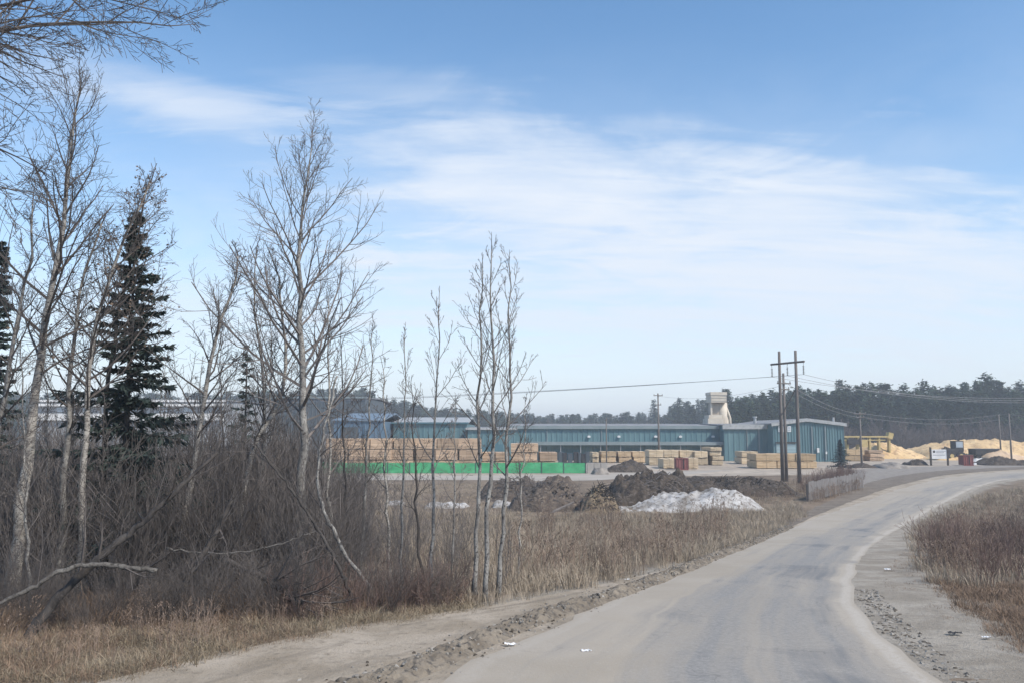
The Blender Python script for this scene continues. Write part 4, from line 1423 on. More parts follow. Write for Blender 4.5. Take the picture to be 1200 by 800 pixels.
# thin saplings that rise out of the thicket
RS = random.Random(31)
for k, (px, pt, pb_) in enumerate([(30, 400, 720), (58, 430, 716), (118, 470, 712), (190, 420, 690), (236, 430, 700), (262, 350, 685), (318, 330, 690), (386, 350, 700), (404, 395, 690), (430, 380, 694), (452, 430, 690), (488, 450, 700), (532, 470, 700), (612, 470, 694)]):
    yy = G(px, pb_).y + RS.uniform(.5, 4)
    ln = RS.uniform(-14, 16)
    bare_tree('sapling', f'{nth(k)} of the thin bare saplings rising from the thicket', 'sapling', [(px - ln * .6, pb_), (px - ln * .2, (pb_ * 2 + pt) / 3), (px + ln * .2, (pb_ + pt * 2) / 3), (px + ln * .5, pt)], yy, RS.uniform(.03, .05), 600 + k, 12, .3, .22, (45, 22), 2, dict(n={3: 5, 2: 6, 1: 3}, trop=.12, tip=.0042), m_twig=(M_twig_pale, M_twig)[k % 2], m_trunk=(M_bark_grey, M_birch, M_bark_dark)[k % 3], group='thin saplings in the thicket')
# overhanging tree at the top left corner, its trunk outside the picture
YO = 12.5
ov = thing('overhanging_maple', 'bare branches of a near tree overhanging the top left corner', 'tree', tuple(Vector((P(-190, 500, YO).x, YO, zt(YO)))))
mb = MB()
p0 = Vector((P(-190, 500, YO).x, YO, zt(YO) - .1))
tp = [p0, P(-185, 400, YO), P(-175, 250, YO), P(-170, 120, YO), P(-165, 20, YO)]
MB().tube(resample(tp, 10), [.24, .22, .2, .19, .18, .17, .16, .15, .13, .12], 9).build('trunk', M_bark_grey, ov, smooth=True)
R = random.Random(77)
oc = dict(CFG, tip=.004, wob=.12, trop=-.012, n={3: 12, 2: 7, 1: 5}, ang=(22, 55), ratio=.42)
for (pa, pb_, ll, rr, yy) in [((-172, 40), (120, -12), 4.6, .045, 0), ((-174, 50), (260, 20), 5.3, .05, .4), ((-174, 110), (60, 60), 3.9, .036, -.4), ((-175, 150), (70, 140), 3.5, .032, .6), ((-168, 0), (100, -80), 4.6, .045, .2), ((-172, 70), (140, 70), 4.4, .036, -.8), ((-174, 90), (60, 30), 3.8, .036, 1.0), ((-170, 20), (200, -40), 5.0, .042, .9), ((-175, 210), (50, 225), 2.9, .025, .5)]:
    a, b_ = P(*pa, YO), P(*pb_, YO + yy)
    branch(mb, a, (b_ - a), ll, rr, 3, R, oc)
mb.build('crown', M_twig, ov)


# leaning and fallen trunks
def log(name, label, pts, rad, m, twigs=0, seed=1):
    R_ = random.Random(seed)
    q = resample(pts, 34)
    for i in range(1, 33):
        q[i] += Vector((R_.gauss(0, .012), R_.gauss(0, .012), R_.gauss(0, .012)))
    rr = [(rad[0] + (rad[1] - rad[0]) * i / 33) * R_.uniform(.86, 1.1) * (1.25 if R_.random() < .1 else 1) for i in range(34)]
    rt = thing(name, label, 'log', tuple(q[0]))
    MB().tube(q, rr, 9).build('trunk', m, rt, smooth=True)
    for k in range(twigs):
        mb_ = MB()
        i = R_.randrange(8, 33)
        d = (q[min(33, i + 1)] - q[i]).normalized() + Vector((R_.gauss(0, .7), R_.gauss(0, .7), R_.gauss(.2, .5)))
        branch(mb_, q[i], d, R_.uniform(.5, 1.4), rr[i] * .4, 1, R_, CFG)
        mb_.build('branch', M_twig, rt)
    return rt


M_log = mat('log_bark', (0.07, 0.062, 0.055), (0.20, 0.185, 0.165), 5, .85, .4, c3=(0.05, 0.045, 0.04))
YF = G(30, 745).y
log('leaning_tree', 'thick dark dead trunk leaning right at left edge', [P(26, 754, YF), P(70, 698, YF + .2), P(125, 646, YF + .4), P(180, 600, YF + .6), P(255, 530, YF + .9)], (.09, .03), M_bark_dark, 8, 1)
log('fallen_birch', 'broken pale birch log lying across the dark leaning trunk', [P(-30, 720, YF - .6), P(30, 692, YF - .3), P(72, 668, YF - .1), P(115, 661, YF + .1), P(184, 668, YF + .3)], (.03, .046), M_log, 3, 2)
log('leaning_tree', 'dark thin trunk leaning right, second from the left edge', [P(194, 720, YF + 1.6), P(225, 670, YF + 1.7), P(250, 630, YF + 1.8), P(272, 585, YF + 2.0)], (.07, .035), M_bark_dark, 6, 3)
log('fallen_tree', 'dark fallen trunk sloping down right beneath the aspens', [P(262, 655, YF + 2.4), P(300, 672, YF + 2.2), P(330, 690, YF + 1.8), P(352, 708, YF + 1.5)], (.05, .07), M_bark_dark, 10, 4)
log('fallen_branch', 'thin pale branch hanging level through the birch stems', [P(195, 642, YF + 2.6), P(250, 648, YF + 2.7), P(310, 642, YF + 2.8), P(370, 622, YF + 3.0)], (.02, .012), M_log, 5, 5)
log('leaning_tree', 'thin dark stem leaning left over the fallen trunk', [P(415, 705, YF + 2.8), P(395, 660, YF + 2.9), P(360, 600, YF + 3.1), P(300, 520, YF + 3.4)], (.04, .018), M_bark_dark, 8, 6)
log('leaning_tree', 'grey stem leaning left among brush right of aspen', [P(435, 690, YF + 3.4), P(400, 640, YF + 3.5), P(372, 560, YF + 3.7), P(395, 440, YF + 4.0)], (.045, .02), M_bark_grey, 8, 7)


# ------------------------------------------------------------------ spruces
def spruce(name, label, px, pbase, ptop, halfw, seed, Y=None, m=None, dens=1.0, group=None, gap=0.0, low=.08):
    R_ = random.Random(seed)
    b0 = G(px, pbase) if Y is None else Vector((X(px, Y), Y, zt(Y)))
    top = Z(ptop, b0.y)
    H = top - b0.z
    w = halfw * b0.y / FPX
    rt = thing(name, label, 'tree', tuple(b0), group)
    tt = b0 + Vector((0, 0, H))
    MB().tube([b0 - Vector((0, 0, .1)), b0.lerp(tt, .5), tt], [H * .0115, H * .007, .012], 8).build('trunk', M_bark_dark, rt, smooth=True)
    nd = MB()
    bw = MB()
    nb = int(70 * dens)
    az = 0
    for k in range(nb):
        u = low + (1 - low) * ((k + R_.random()) / nb)
        az += 2.4
        if R_.random() < gap:
            continue
        L_ = w * (1 - u) ** 1.05 * R_.uniform(.42, 1.25) + .10
        z = b0.z + H * u
        d = Vector((math.cos(az), math.sin(az), -.15 + .35 * u))
        p = Vector((b0.x, b0.y, z))
        n = 6
        prev = p
        droop = R_.uniform(.05, .55)
        bp = [p]
        for i in range(1, n + 1):
            f = i / n
            q = p + d * (L_ * f) + Vector((0, 0, -droop * L_ * f * (1 - f * .75)))
            bp.append(q)
        bw.tube(bp, [.016 - .0018 * i for i in range(n + 1)], 3, False)
        for i in range(1, n + 1):
            q = bp[i]
            for s in range(int(8 * dens)):
                side = Vector((-d.y, d.x, 0)) * R_.uniform(-1, 1) + d * R_.uniform(.1, .9) + Vector((0, 0, R_.uniform(-.65, .25)))
                side.normalize()
                l = R_.uniform(.16, .40) * (.55 + .45 * (1 - i / n)) * min(1.4, .55 + L_ * .5)
                a = bp[i - 1].lerp(q, R_.random())
                e = a + side * l
                wv_ = side.cross(Vector((R_.gauss(0, 1), R_.gauss(0, 1), R_.gauss(0, 1)))).normalized() * R_.uniform(.02, .045)
                nd.poly([a, a.lerp(e, .45) + wv_, e, a.lerp(e, .45) - wv_])
    bw.build('branches', M_bark_dark, rt)
    nd.build('crown', m or M_needle, rt)
    return rt


YSP = 25.0
spruce('spruce_tree', 'dark spruce with narrow spire among the bare birches', 148, 0, 250, 135, 5, Y=20.0, dens=2.2, gap=.16, low=.05)
spruce('spruce_tree', 'dark narrow spruce cut by the left edge', -10, 0, 285, 52, 6, Y=YSP + 1, dens=1.9, gap=.1)
spruce('spruce_tree', 'small sparse spruce half hidden between birches and aspen', 287, 0, 405, 40, 7, Y=YSP + 6, dens=.8, gap=.25)
spruce('spruce_tree', 'short blue spruce beside the gable building corner', 985.5, 549, 514.5, 17, 8, m=M_needle_blue, dens=1.3, low=.03)


# ------------------------------------------------------------------ scattered growth (uncountable)
def proto_collection(name, meshes):
    c_ = bpy.data.collections.new(name)
    for i, me_ in enumerate(meshes):
        o_ = bpy.data.objects.new(me_.name, me_)
        c_.objects.link(o_)
    return c_


def scatter(name, label, cat, coll, pts, rots, scales, idx):
    me_ = bpy.data.meshes.new(name)
    me_.from_pydata([tuple(p) for p in pts], [], [])
    a = me_.attributes.new('rot', 'FLOAT_VECTOR', 'POINT')
    a.data.foreach_set('vector', np.array(rots, dtype=np.float32).reshape(-1))
    a = me_.attributes.new('scl', 'FLOAT_VECTOR', 'POINT')
    a.data.foreach_set('vector', np.array(scales, dtype=np.float32).reshape(-1))
    a = me_.attributes.new('idx', 'INT', 'POINT')
    a.data.foreach_set('value', np.array(idx, dtype=np.int32))
    o_ = bpy.data.objects.new(name, me_)
    COL.objects.link(o_)
    ng = bpy.data.node_groups.new(name + '_nodes', 'GeometryNodeTree')
    ng.interface.new_socket('Geometry', in_out='INPUT', socket_type='NodeSocketGeometry')
    ng.interface.new_socket('Geometry', in_out='OUTPUT', socket_type='NodeSocketGeometry')
    N_, L__ = ng.nodes, ng.links
    gi, go_ = N_.new('NodeGroupInput'), N_.new('NodeGroupOutput')
    ci = N_.new('GeometryNodeCollectionInfo')
    ci.inputs['Collection'].default_value = coll
    ci.inputs['Separate Children'].default_value = True
    ci.inputs['Reset Children'].default_value = True
    ip = N_.new('GeometryNodeInstanceOnPoints')
    ip.inputs['Pick Instance'].default_value = True

    def attr(nm, ty):
        n_ = N_.new('GeometryNodeInputNamedAttribute')
        n_.data_type = ty
        n_.inputs['Name'].default_value = nm
        return n_.outputs['Attribute']
    L__.new(gi.outputs[0], ip.inputs['Points'])
    L__.new(ci.outputs[0], ip.inputs['Instance'])
    L__.new(attr('idx', 'INT'), ip.inputs['Instance Index'])
    er = N_.new('FunctionNodeEulerToRotation')
    L__.new(attr('rot', 'FLOAT_VECTOR'), er.inputs[0])
    L__.new(er.outputs[0], ip.inputs['Rotation'])
    L__.new(attr('scl', 'FLOAT_VECTOR'), ip.inputs['Scale'])
    L__.new(ip.outputs[0], go_.inputs[0])
    md = o_.modifiers.new('scatter', 'NODES')
    md.node_group = ng
    stuff(o_, label, cat)
    return o_


def tuft_mesh(name, m, seed, blades, h, spread, width, lean):
    R_ = random.Random(seed)
    mb_ = MB()
    for k in range(blades):
        a = R_.uniform(0, 6.283)
        r_ = spread * math.sqrt(R_.random())
        p = Vector((math.cos(a) * r_, math.sin(a) * r_, -.03))
        hh = h * R_.uniform(.45, 1.1)
        d = Vector((math.cos(a + R_.gauss(0, .9)), math.sin(a + R_.gauss(0, .9)), 0)) * hh * abs(R_.gauss(lean, lean * .6))
        w_ = Vector((-math.sin(a * 3), math.cos(a * 3), 0)) * width * R_.uniform(.6, 1.3)
        q1 = p + d * .35 + Vector((0, 0, hh * .6))
        q2 = p + d + Vector((0, 0, hh * R_.uniform(.75, 1.0)))
        o_ = len(mb_.v)
        mb_.v += [tuple(p - w_), tuple(p + w_), tuple(q1 + w_ * .8), tuple(q1 - w_ * .8), tuple(q2)]
        mb_.f += [(o_, o_ + 1, o_ + 2, o_ + 3), (o_ + 3, o_ + 2, o_ + 4)]
    return mb_.mesh(name, m)


def weed_mesh(name, m, seed, stems, h, spread):
    """dead forb stems with small branching heads"""
    R_ = random.Random(seed)
    mb_ = MB()
    for k in range(stems):
        a = R_.uniform(0, 6.283)
        r_ = spread * math.sqrt(R_.random())
        p = Vector((math.cos(a) * r_, math.sin(a) * r_, -.05))
        hh = h * R_.uniform(.5, 1.1)
        e = p + Vector((R_.gauss(0, .12) * hh, R_.gauss(0, .12) * hh, hh))
        mid = p.lerp(e, .55) + Vector((R_.gauss(0, .03), R_.gauss(0, .03), 0))
        mb_.tube([p, mid, e], [.006, .005, .003], 3, False)
        for j in range(6):
            q = mid.lerp(e, R_.uniform(.1, 1))
            d = Vector((R_.gauss(0, 1), R_.gauss(0, 1), 1.2)).normalized() * hh * R_.uniform(.08, .2)
            mb_.tube([q, q + d], [.004, .003], 3, False)
            if R_.random() < .6:
                s = .014
                c_ = q + d
                mb_.poly([c_ + Vector((-s, 0, 0)), c_ + Vector((0, s, -s)), c_ + Vector((s, 0, s)), c_ + Vector((0, -s, s * 1.6))])
    return mb_.mesh(name, m)


def shrub_mesh(name, m, seed, stems, h, spread, tip=.004, n1=6, n2=3):
    R_ = random.Random(seed)
    mb_ = MB()
    cf = dict(CFG, tip=tip, wob=.10, trop=.12, n={3: 4, 2: n1, 1: n2}, ang=(18, 45), ratio=.5)
    for k in range(stems):
        a = R_.uniform(0, 6.283)
        r_ = spread * math.sqrt(R_.random())
        p = Vector((math.cos(a) * r_, math.sin(a) * r_, -.08))
        d = Vector((math.cos(a) * .22 + R_.gauss(0, .12), math.sin(a) * .22 + R_.gauss(0, .12), 1))
        branch(mb_, p, d, h * R_.uniform(.5, 1.1), R_.uniform(.006, .012), 2, R_, cf)
    return mb_.mesh(name, m)


def scatter_poly(poly_px, n, seed, jitter=None, world=False):
    R_ = random.Random(seed)
    poly = [Vector(q).to_3d() if world else G(*q) for q in poly_px]
    xs, ys = [p.x for p in poly], [p.y for p in poly]
    out = []
    while len(out) < n:
        k = n * 3
        x = np.array([R_.uniform(min(xs), max(xs)) for _ in range(k)])
        y = np.array([R_.uniform(min(ys), max(ys)) for _ in range(k)])
        ok = inside(x, y, poly)
        out += [(a, b_) for a, b_, c_ in zip(x, y, ok) if c_]
    return [Vector((a, b_, zt(b_) - .03)) for a, b_ in out[:n]]


def do_scatter(name, label, cat, coll, pts, seed, smin, smax, nvar, zs=(1, 1), clump=None, tilt=.12, keep=None, sfun=None):
    R_ = random.Random(seed)
    P_, Ro, Sc, Ix = [], [], [], []
    for p in pts:
        if keep is not None and not keep(p):
            continue
        s = R_.uniform(smin, smax)
        if sfun:
            s *= sfun(600 + FPX * p.x / p.y)
        if clump:
            c_ = mnoise.noise(Vector((p.x * clump, p.y * clump, seed))) * .5 + .5
            if R_.random() > .25 + 1.1 * c_:
                continue
            s *= .65 + .7 * c_
        P_.append(p)
        Ro.append((R_.gauss(0, tilt), R_.gauss(0, tilt), R_.uniform(0, 6.283)))
        Sc.append((s, s, s * R_.uniform(*zs)))
        Ix.append(R_.randrange(nvar))
    return scatter(name, label, cat, coll, P_, Ro, Sc, Ix)


C_brush = proto_collection('brush_variants', [shrub_mesh('brush_shrub', M_twig, 100 + i, 12, 2.9, .55, tip=.0032, n1=8, n2=4) for i in range(5)])
C_pale = proto_collection('pale_brush_variants', [shrub_mesh('pale_shrub', M_twig_pale, 120 + i, 7, 2.8, .4, n1=5) for i in range(4)])
C_red = proto_collection('red_brush_variants', [shrub_mesh('red_shrub', M_twig_red, 140 + i, 16, 1.1, .45, tip=.003, n1=5, n2=2) for i in range(4)])
C_tan = proto_collection('tan_tufts', [tuft_mesh('tan_tuft', M_grass_tan, 160 + i, 54, .19, .30, .004, .8) for i in range(4)])
C_field = proto_collection('field_tufts', [tuft_mesh('field_tuft', M_grass_field, 180 + i, 44, .52, .34, .006, .4) for i in range(4)])
C_gred = proto_collection('russet_tufts', [tuft_mesh('russet_tuft', M_grass_red, 200 + i, 54, .26, .30, .004, .65) for i in range(4)])
C_weed = proto_collection('weed_variants', [weed_mesh('weed', M_weed, 220 + i, 12, 1.0, .45) for i in range(4)])



def lowfun(px):
    return 1.0 if px < 350 else max(.26, 1 - (px - 350) / 130)


# thicket under and behind the bare trees
th_poly = [(-60, 716), (60, 712), (200, 708), (330, 706), (430, 706), (540, 701), (560, 690), (520, 660), (455, 630), (330, 608), (150, 604), (-60, 604)]
pts = scatter_poly(th_poly, 470, 1)
do_scatter('brush_thicket', 'dense grey-brown bare brush thicket under the trees at left', 'brush', C_brush, pts, 2, .5, 1.3, 5, (.85, 1.4), sfun=lowfun)
pts = scatter_poly([(-60, 718), (200, 710), (430, 706), (570, 700), (600, 690), (560, 660), (500, 635), (330, 610), (-60, 606)], 240, 3)
do_scatter('pale_brush', 'pale upright sapling stems mixed into the left thicket', 'brush', C_pale, pts, 4, .6, 1.35, 4, (.9, 1.3), sfun=lambda q: max(.62, lowfun(q)))
pts = scatter_poly([(-60, 604), (150, 604), (330, 608), (430, 622), (440, 590), (330, 578), (-60, 576)], 130, 5)
do_scatter('far_brush', 'brown bare brush at the far side of the left thicket', 'brush', C_brush, pts, 6, .8, 1.35, 5)
pts = scatter_poly([(340, 732), (440, 726), (545, 708), (560, 698), (500, 690), (420, 696), (330, 712)], 22, 7)
do_scatter('red_brush', 'low reddish dogwood brush along the thicket edge', 'brush', C_red, pts, 9, .5, .95, 4)
# grasses
pts = scatter_poly([(-80, 800), (115, 800), (235, 773), (330, 750), (430, 736), (560, 713), (545, 704), (330, 722), (100, 738), (-80, 742)], 1500, 10)
do_scatter('verge_grass', 'short matted tan grass on the left verge', 'grass', C_tan, pts, 11, .4, 1.15, 4, (.5, 1.1), clump=1.1)
pts = scatter_poly([(-80, 800), (115, 800), (235, 773), (430, 736), (545, 706), (330, 715), (-80, 735)], 900, 47)
do_scatter('verge_russet', 'russet grass patches mixed into the left verge', 'grass', C_gred, pts, 48, .4, 1.0, 4, (.5, 1.2), clump=.5)
pts = scatter_poly([(-80, 790), (150, 780), (330, 742), (545, 706), (330, 715), (-80, 735)], 60, 49)
do_scatter('verge_weeds', 'thin dead weed stalks on the left verge', 'weeds', C_weed, pts, 50, .3, .7, 4)
pts = scatter_poly([(100, 800), (235, 773), (430, 736), (560, 713), (690, 688), (780, 668), (860, 644), (870, 652), (720, 694), (560, 734), (420, 762), (300, 800)], 240, 12)
do_scatter('sparse_grass', 'sparse grass tufts dotting the sandy left shoulder', 'grass', C_tan, pts, 13, .2, .55, 4, (.5, 1), clump=1.3)
pts = scatter_poly([(-60, 745), (200, 732), (430, 722), (545, 706), (520, 690), (330, 690), (-60, 694)], 1100, 41)
do_scatter('understory_grass', 'tangled russet grass under the front of the left thicket', 'grass', C_gred, pts, 42, .6, 1.5, 4, (.7, 1.3), clump=.7)
pts = scatter_poly([(-60, 752), (200, 736), (340, 728), (540, 708), (540, 700), (330, 708), (-60, 716)], 90, 43)
do_scatter('edge_brush', 'small brittle shrubs along the front of the left thicket', 'brush', C_brush, pts, 44, .18, .5, 5, (.8, 1.2), tilt=.3)
pts = scatter_poly([(1010, 700), (1066, 640), (1082, 668), (1130, 716), (1205, 768), (1330, 800), (1240, 800), (1120, 735), (1070, 690)], 150, 45)
do_scatter('shoulder_grass', 'sparse dry tufts at the edge of the right gravel shoulder', 'grass', C_gred, pts, 46, .25, .6, 4, (.5, 1), clump=1.2)
fld = [(560, 712), (690, 687), (780, 667), (860, 642), (905, 624), (945, 604), (930, 594), (820, 600), (640, 604), (420, 600), (420, 640), (520, 690)]
pts = scatter_poly(fld, 4200, 14)
do_scatter('field_grass', 'tall dry buff grass filling the field beside the road', 'grass', C_field, pts, 15, .5, 1.1, 4, (.7, 1.2), clump=.35)
pts = scatter_poly([(375, 604), (640, 604), (600, 592), (560, 566), (375, 566)], 1500, 16) + scatter_poly([(838, 600), (930, 597), (985, 578), (960, 560), (900, 572)], 700, 17)
do_scatter('rough_grass', 'rough dry grass in front of the yard track and heaps', 'grass', C_field, pts, 18, .35, .8, 4, (.6, 1.0), clump=.3)
pts = scatter_poly([(580, 704), (690, 684), (790, 660), (860, 636), (840, 620), (700, 650), (600, 670)], 80, 19) + scatter_poly([(600, 650), (850, 615), (930, 600), (640, 610)], 60, 20)
do_scatter('field_weeds', 'dead dark weed stalks standing in the field', 'weeds', C_weed, pts, 21, .6, 1.15, 4, (.9, 1.3), clump=.5)
# right of the road
rb = [(1074, 668), (1068, 632), (1078, 616), (1098, 602), (1150, 580), (1230, 566), (1330, 566), (1400, 640), (1330, 690), (1200, 690), (1110, 690)]
pts = scatter_poly(rb, 2200, 22)
do_scatter('bank_grass', 'dry pinkish-tan grass on the bank right of the road', 'grass', C_field, pts, 23, .55, 1.15, 4, (.7, 1.15), clump=.4)
pts = scatter_poly([(1090, 672), (1080, 640), (1092, 628), (1200, 628), (1290, 640), (1330, 690), (1200, 690), (1120, 690)], 48, 24)
do_scatter('bank_brush', 'dark reddish brush growing at the right road bend', 'brush', C_red, pts, 25, .7, 1.2, 4, (.9, 1.2))
pts = scatter_poly([(1085, 668), (1078, 634), (1106, 608), (1200, 590), (1330, 640), (1330, 690), (1120, 690)], 120, 26)
do_scatter('bank_weeds', 'tall dead weeds standing in the right bank brush', 'weeds', C_weed, pts, 27, .7, 1.1, 4, (.9, 1.2))
pts = scatter_poly([(1088, 672), (1130, 714), (1205, 766), (1330, 800), (1500, 800), (1450, 690), (1200, 686), (1110, 684)], 2200, 28)
do_scatter('russet_grass', 'low russet grass between right shoulder and brush', 'grass', C_gred, pts, 29, .45, 1.0, 4, (.5, 1.0), clump=.8)
# scrub by the apron
pts = scatter_poly([(946, 584), (990, 574), (1010, 562), (1000, 556), (950, 566), (936, 578)], 34, 30)
do_scatter('apron_brush', 'reddish grey scrub at the roadside below the blue spruce', 'brush', C_red, pts, 31, 1.0, 1.7, 4)
pts = scatter_poly([(944, 592), (985, 581), (1012, 573), (1008, 570), (980, 578), (944, 586)], 40, 51)
do_scatter('fence_weeds', 'dead weeds growing along the foot of the grey fence', 'weeds', C_weed, pts, 52, .7, 1.3, 4)
pts = scatter_poly([(840, 596), (930, 594), (945, 580), (930, 566), (860, 576)], 50, 32)
do_scatter('snow_edge_weeds', 'dark weeds fringing the snow bank', 'weeds', C_weed, pts, 33, .6, 1.0, 4)
pts = scatter_poly([(600, 602), (690, 602), (690, 588), (600, 584)], 30, 34)
do_scatter('heap_brush', 'dead brush tangled on the brown heap', 'brush', C_brush, pts, 35, .25, .5, 5, tilt=.7)

# ------------------------------------------------------------------ berm and stones
BERM = [G(*p) for p in [(400, 812), (470, 790), (560, 752), (640, 722), (720, 697), (790, 672), (850, 648), (900, 628), (925, 617)]]
bl = [Vector((-9.2, 0, 0)), Vector((-5.2, 6.5, 0))] + [Vector((p.x, p.y, 0)) for p in BERM]
NBM = 700
bp_ = resample(bl, NBM)
mb = MB()
cols = 14
for i, p in enumerate(bp_):
    t_ = (bp_[min(NBM - 1, i + 1)] - bp_[max(0, i - 1)]).normalized()
    nrm = Vector((t_.y, -t_.x, 0))
    s = i * .086
    hw = .34 * (1 + .35 * mnoise.noise(Vector((s * .5, 0, 0))))
    hh = .125 * (1 + .5 * mnoise.noise(Vector((s * .7, 5, 0)))) * min(1, (NBM - 1 - i) / 140 + .15)
    for k in range(cols + 1):
        u = k / cols * 2 - 1
        q = p + nrm * (u * hw)
        c_ = max(0, 1 - u * u)
        lump = mnoise.noise(Vector((q.x * 3.5, q.y * 3.5, 0))) * .06 + mnoise.noise(Vector((q.x * 9, q.y * 9, 0))) * .07 + mnoise.noise(Vector((q.x * 21, q.y * 21, 0))) * .04
        mb.v.append((q.x, q.y, zt(q.y) + hh * c_ + lump * (c_ ** .5) - .012 * (1 if abs(u) > .98 else 0)))
for i in range(NBM - 1):
    for k in range(cols):
        o_ = i * (cols + 1) + k
        mb.f.append((o_, o_ + 1, o_ + cols + 2, o_ + cols + 1))
structure(mb.build('soil_berm', M_clod, None, smooth=False))


def rock_mesh(name, seed, m):
    R_ = random.Random(seed)
    import bmesh
    bm = bmesh.new()
    bmesh.ops.create_icosphere(bm, subdivisions=1, radius=1.0)
    for v in bm.verts:
        v.co *= R_.uniform(.65, 1.15)
        v.co.z *= .65
    me_ = bpy.data.meshes.new(name)
    bm.to_mesh(me_)
    bm.free()
    me_.materials.append(m)
    return me_


C_stone = proto_collection('stone_variants', [rock_mesh('stone', 300 + i, M_stone) for i in range(4)] + [rock_mesh('clod', 310 + i, M_clod) for i in range(2)])
R = random.Random(55)
sp_pts = []
for i in range(2600):
    k = R.randrange(60, NBM - 1)
    p = bp_[k]
    t_ = (bp_[k] - bp_[k - 1]).normalized()
    o_ = R.gauss(0, .34)
    q = p + Vector((t_.y, -t_.x, 0)) * o_
    u = min(1, abs(o_) / .34)
    sp_pts.append(Vector((q.x, q.y, zt(q.y) + .13 * (1 - u * u))))
do_scatter('berm_stones', 'clods and stones along the soil berm', 'stones', C_stone, sp_pts, 56, .012, .042, 6, tilt=1)
g1 = scatter_poly([(1003, 690), (1025, 690), (1060, 725), (1110, 770), (1150, 800), (1112, 800), (1065, 765), (1026, 735), (1008, 708)], 1500, 57)
g2 = scatter_poly([(1000, 690), (1070, 640), (1130, 716), (1205, 768), (1300, 800), (1110, 800)], 900, 58)
do_scatter('shoulder_stones', 'coarse loose gravel along the right road edge', 'stones', C_stone, g1, 59, .02, .075, 6, tilt=1)
do_scatter('scattered_stones', 'scattered small stones on the right gravel shoulder', 'stones', C_stone, g2, 60, .012, .045, 6, tilt=1)
g3 = scatter_poly([(240, 772), (560, 712), (690, 687), (860, 643), (872, 650), (720, 698), (560, 742), (420, 790), (250, 800)], 900, 61)
do_scatter('left_stones', 'small stones on the sandy left shoulder', 'stones', C_stone, g3, 62, .010, .03, 6, tilt=1)

# litter
R = random.Random(9)
for (px, py, s, lab, m) in [(598, 757, .085, 'flattened white litter on the road edge by the berm', M_litter), (687, 765, .08, 'tiny white scrap lying on the road', M_litter),
                            (735, 680, .06, 'small white litter on the left shoulder', M_litter), (1157, 749, .07, 'white scrap on the right shoulder', M_litter),
                            (1119, 744, .11, 'small black scrap on the right shoulder', M_dark), (654, 715, .12, 'dark clod-like scrap beside the berm', M_dark), (1040, 668, .08, 'pale scrap at the inside of the bend', M_litter)]:
    p = G(px, py)
    mb = MB()
    n = 7
    for j in range(n):
        for i in range(n):
            mb.v.append((p.x + (i / (n - 1) - .5) * s * 2 + R.gauss(0, s * .05), p.y + (j / (n - 1) - .5) * s * 1.1 + R.gauss(0, s * .05), p.z + .035 + abs(R.gauss(0, s * .16))))
    for j in range(n - 1):
        for i in range(n - 1):
            if (i + j) in (0, 2 * n - 4):
                continue
            mb.f.append((j * n + i, j * n + i + 1, (j + 1) * n + i + 1, (j + 1) * n + i))
    tag(mb.build('litter', m, None, origin=tuple(p)), lab, 'litter')

# ------------------------------------------------------------------ far woods
def far_pine(seed, kind):
    """low-cost conifer 1 unit tall: crown of leaf clumps and a trunk"""
    R_ = random.Random(seed)
    cr_, tr_ = MB(), MB()
    tr_.tube([Vector((0, 0, 0)), Vector((R_.gauss(0, .01), 0, .5)), Vector((R_.gauss(0, .015), 0, .97))], [.012, .009, .003], 5)
    if kind == 'pine':
        lo_, n_ = R_.uniform(.28, .5), 30
    else:
        lo_, n_ = .08, 44
    az = R_.uniform(0, 6)
    for k in range(n_):
        u = lo_ + (1 - lo_) * (k + R_.random()) / n_
        az += 2.4 + R_.gauss(0, .3)
        f = (u - lo_) / (1 - lo_)
        if kind == 'pine':
            L_ = .17 * (1 - f ** 1.7) * R_.uniform(.35, 1.3) + .02
            rise = .12
        else:
            L_ = .15 * (1 - f) ** .85 * R_.uniform(.6, 1.15) + .012
            rise = -.18
        d = Vector((math.cos(az), math.sin(az), rise))
        nclu = 3 if L_ > .06 else 2
        for c_ in range(nclu):
            q = Vector((0, 0, u)) + d * L_ * ((c_ + .7) / nclu)
            for j in range(8):
                s_ = R_.uniform(.018, .04) * (1 if kind == 'pine' else .85)
                o1 = Vector((R_.gauss(0, .022), R_.gauss(0, .022), R_.gauss(0, .013)))
                a = Vector((R_.gauss(0, 1), R_.gauss(0, 1), R_.gauss(0, .5))).normalized() * s_
                b_ = Vector((R_.gauss(0, 1), R_.gauss(0, 1), R_.gauss(0, .5))).normalized() * s_
                cr_.poly([q + o1 - a, q + o1 + b_, q + o1 + a])
    return cr_.mesh('crown', M_needle_far), tr_.mesh('trunk', M_bark_dark)


PV = [far_pine(400 + i, 'pine') for i in range(6)] + [far_pine(420 + i, 'spruce') for i in range(4)]


def joined(pair):
    """trunk and crown of one variant as a single mesh, for the wood masses"""
    a, b_ = pair
    va = [tuple(v.co) for v in a.vertices]
    vb = [tuple(v.co) for v in b_.vertices]
    fa = [tuple(p.vertices) for p in a.polygons]
    fb = [tuple(i + len(va) for i in p.vertices) for p in b_.polygons]
    me_ = bpy.data.meshes.new('far_tree')
    me_.from_pydata(va + vb, [], fa + fb)
    me_.materials.append(M_needle_far)
    me_.materials.append(M_bark_dark)
    me_.polygons.foreach_set('material_index', [0] * len(fa) + [1] * len(fb))
    return me_


C_wood = proto_collection('wood_variants', [joined(p) for p in PV])
R = random.Random(808)


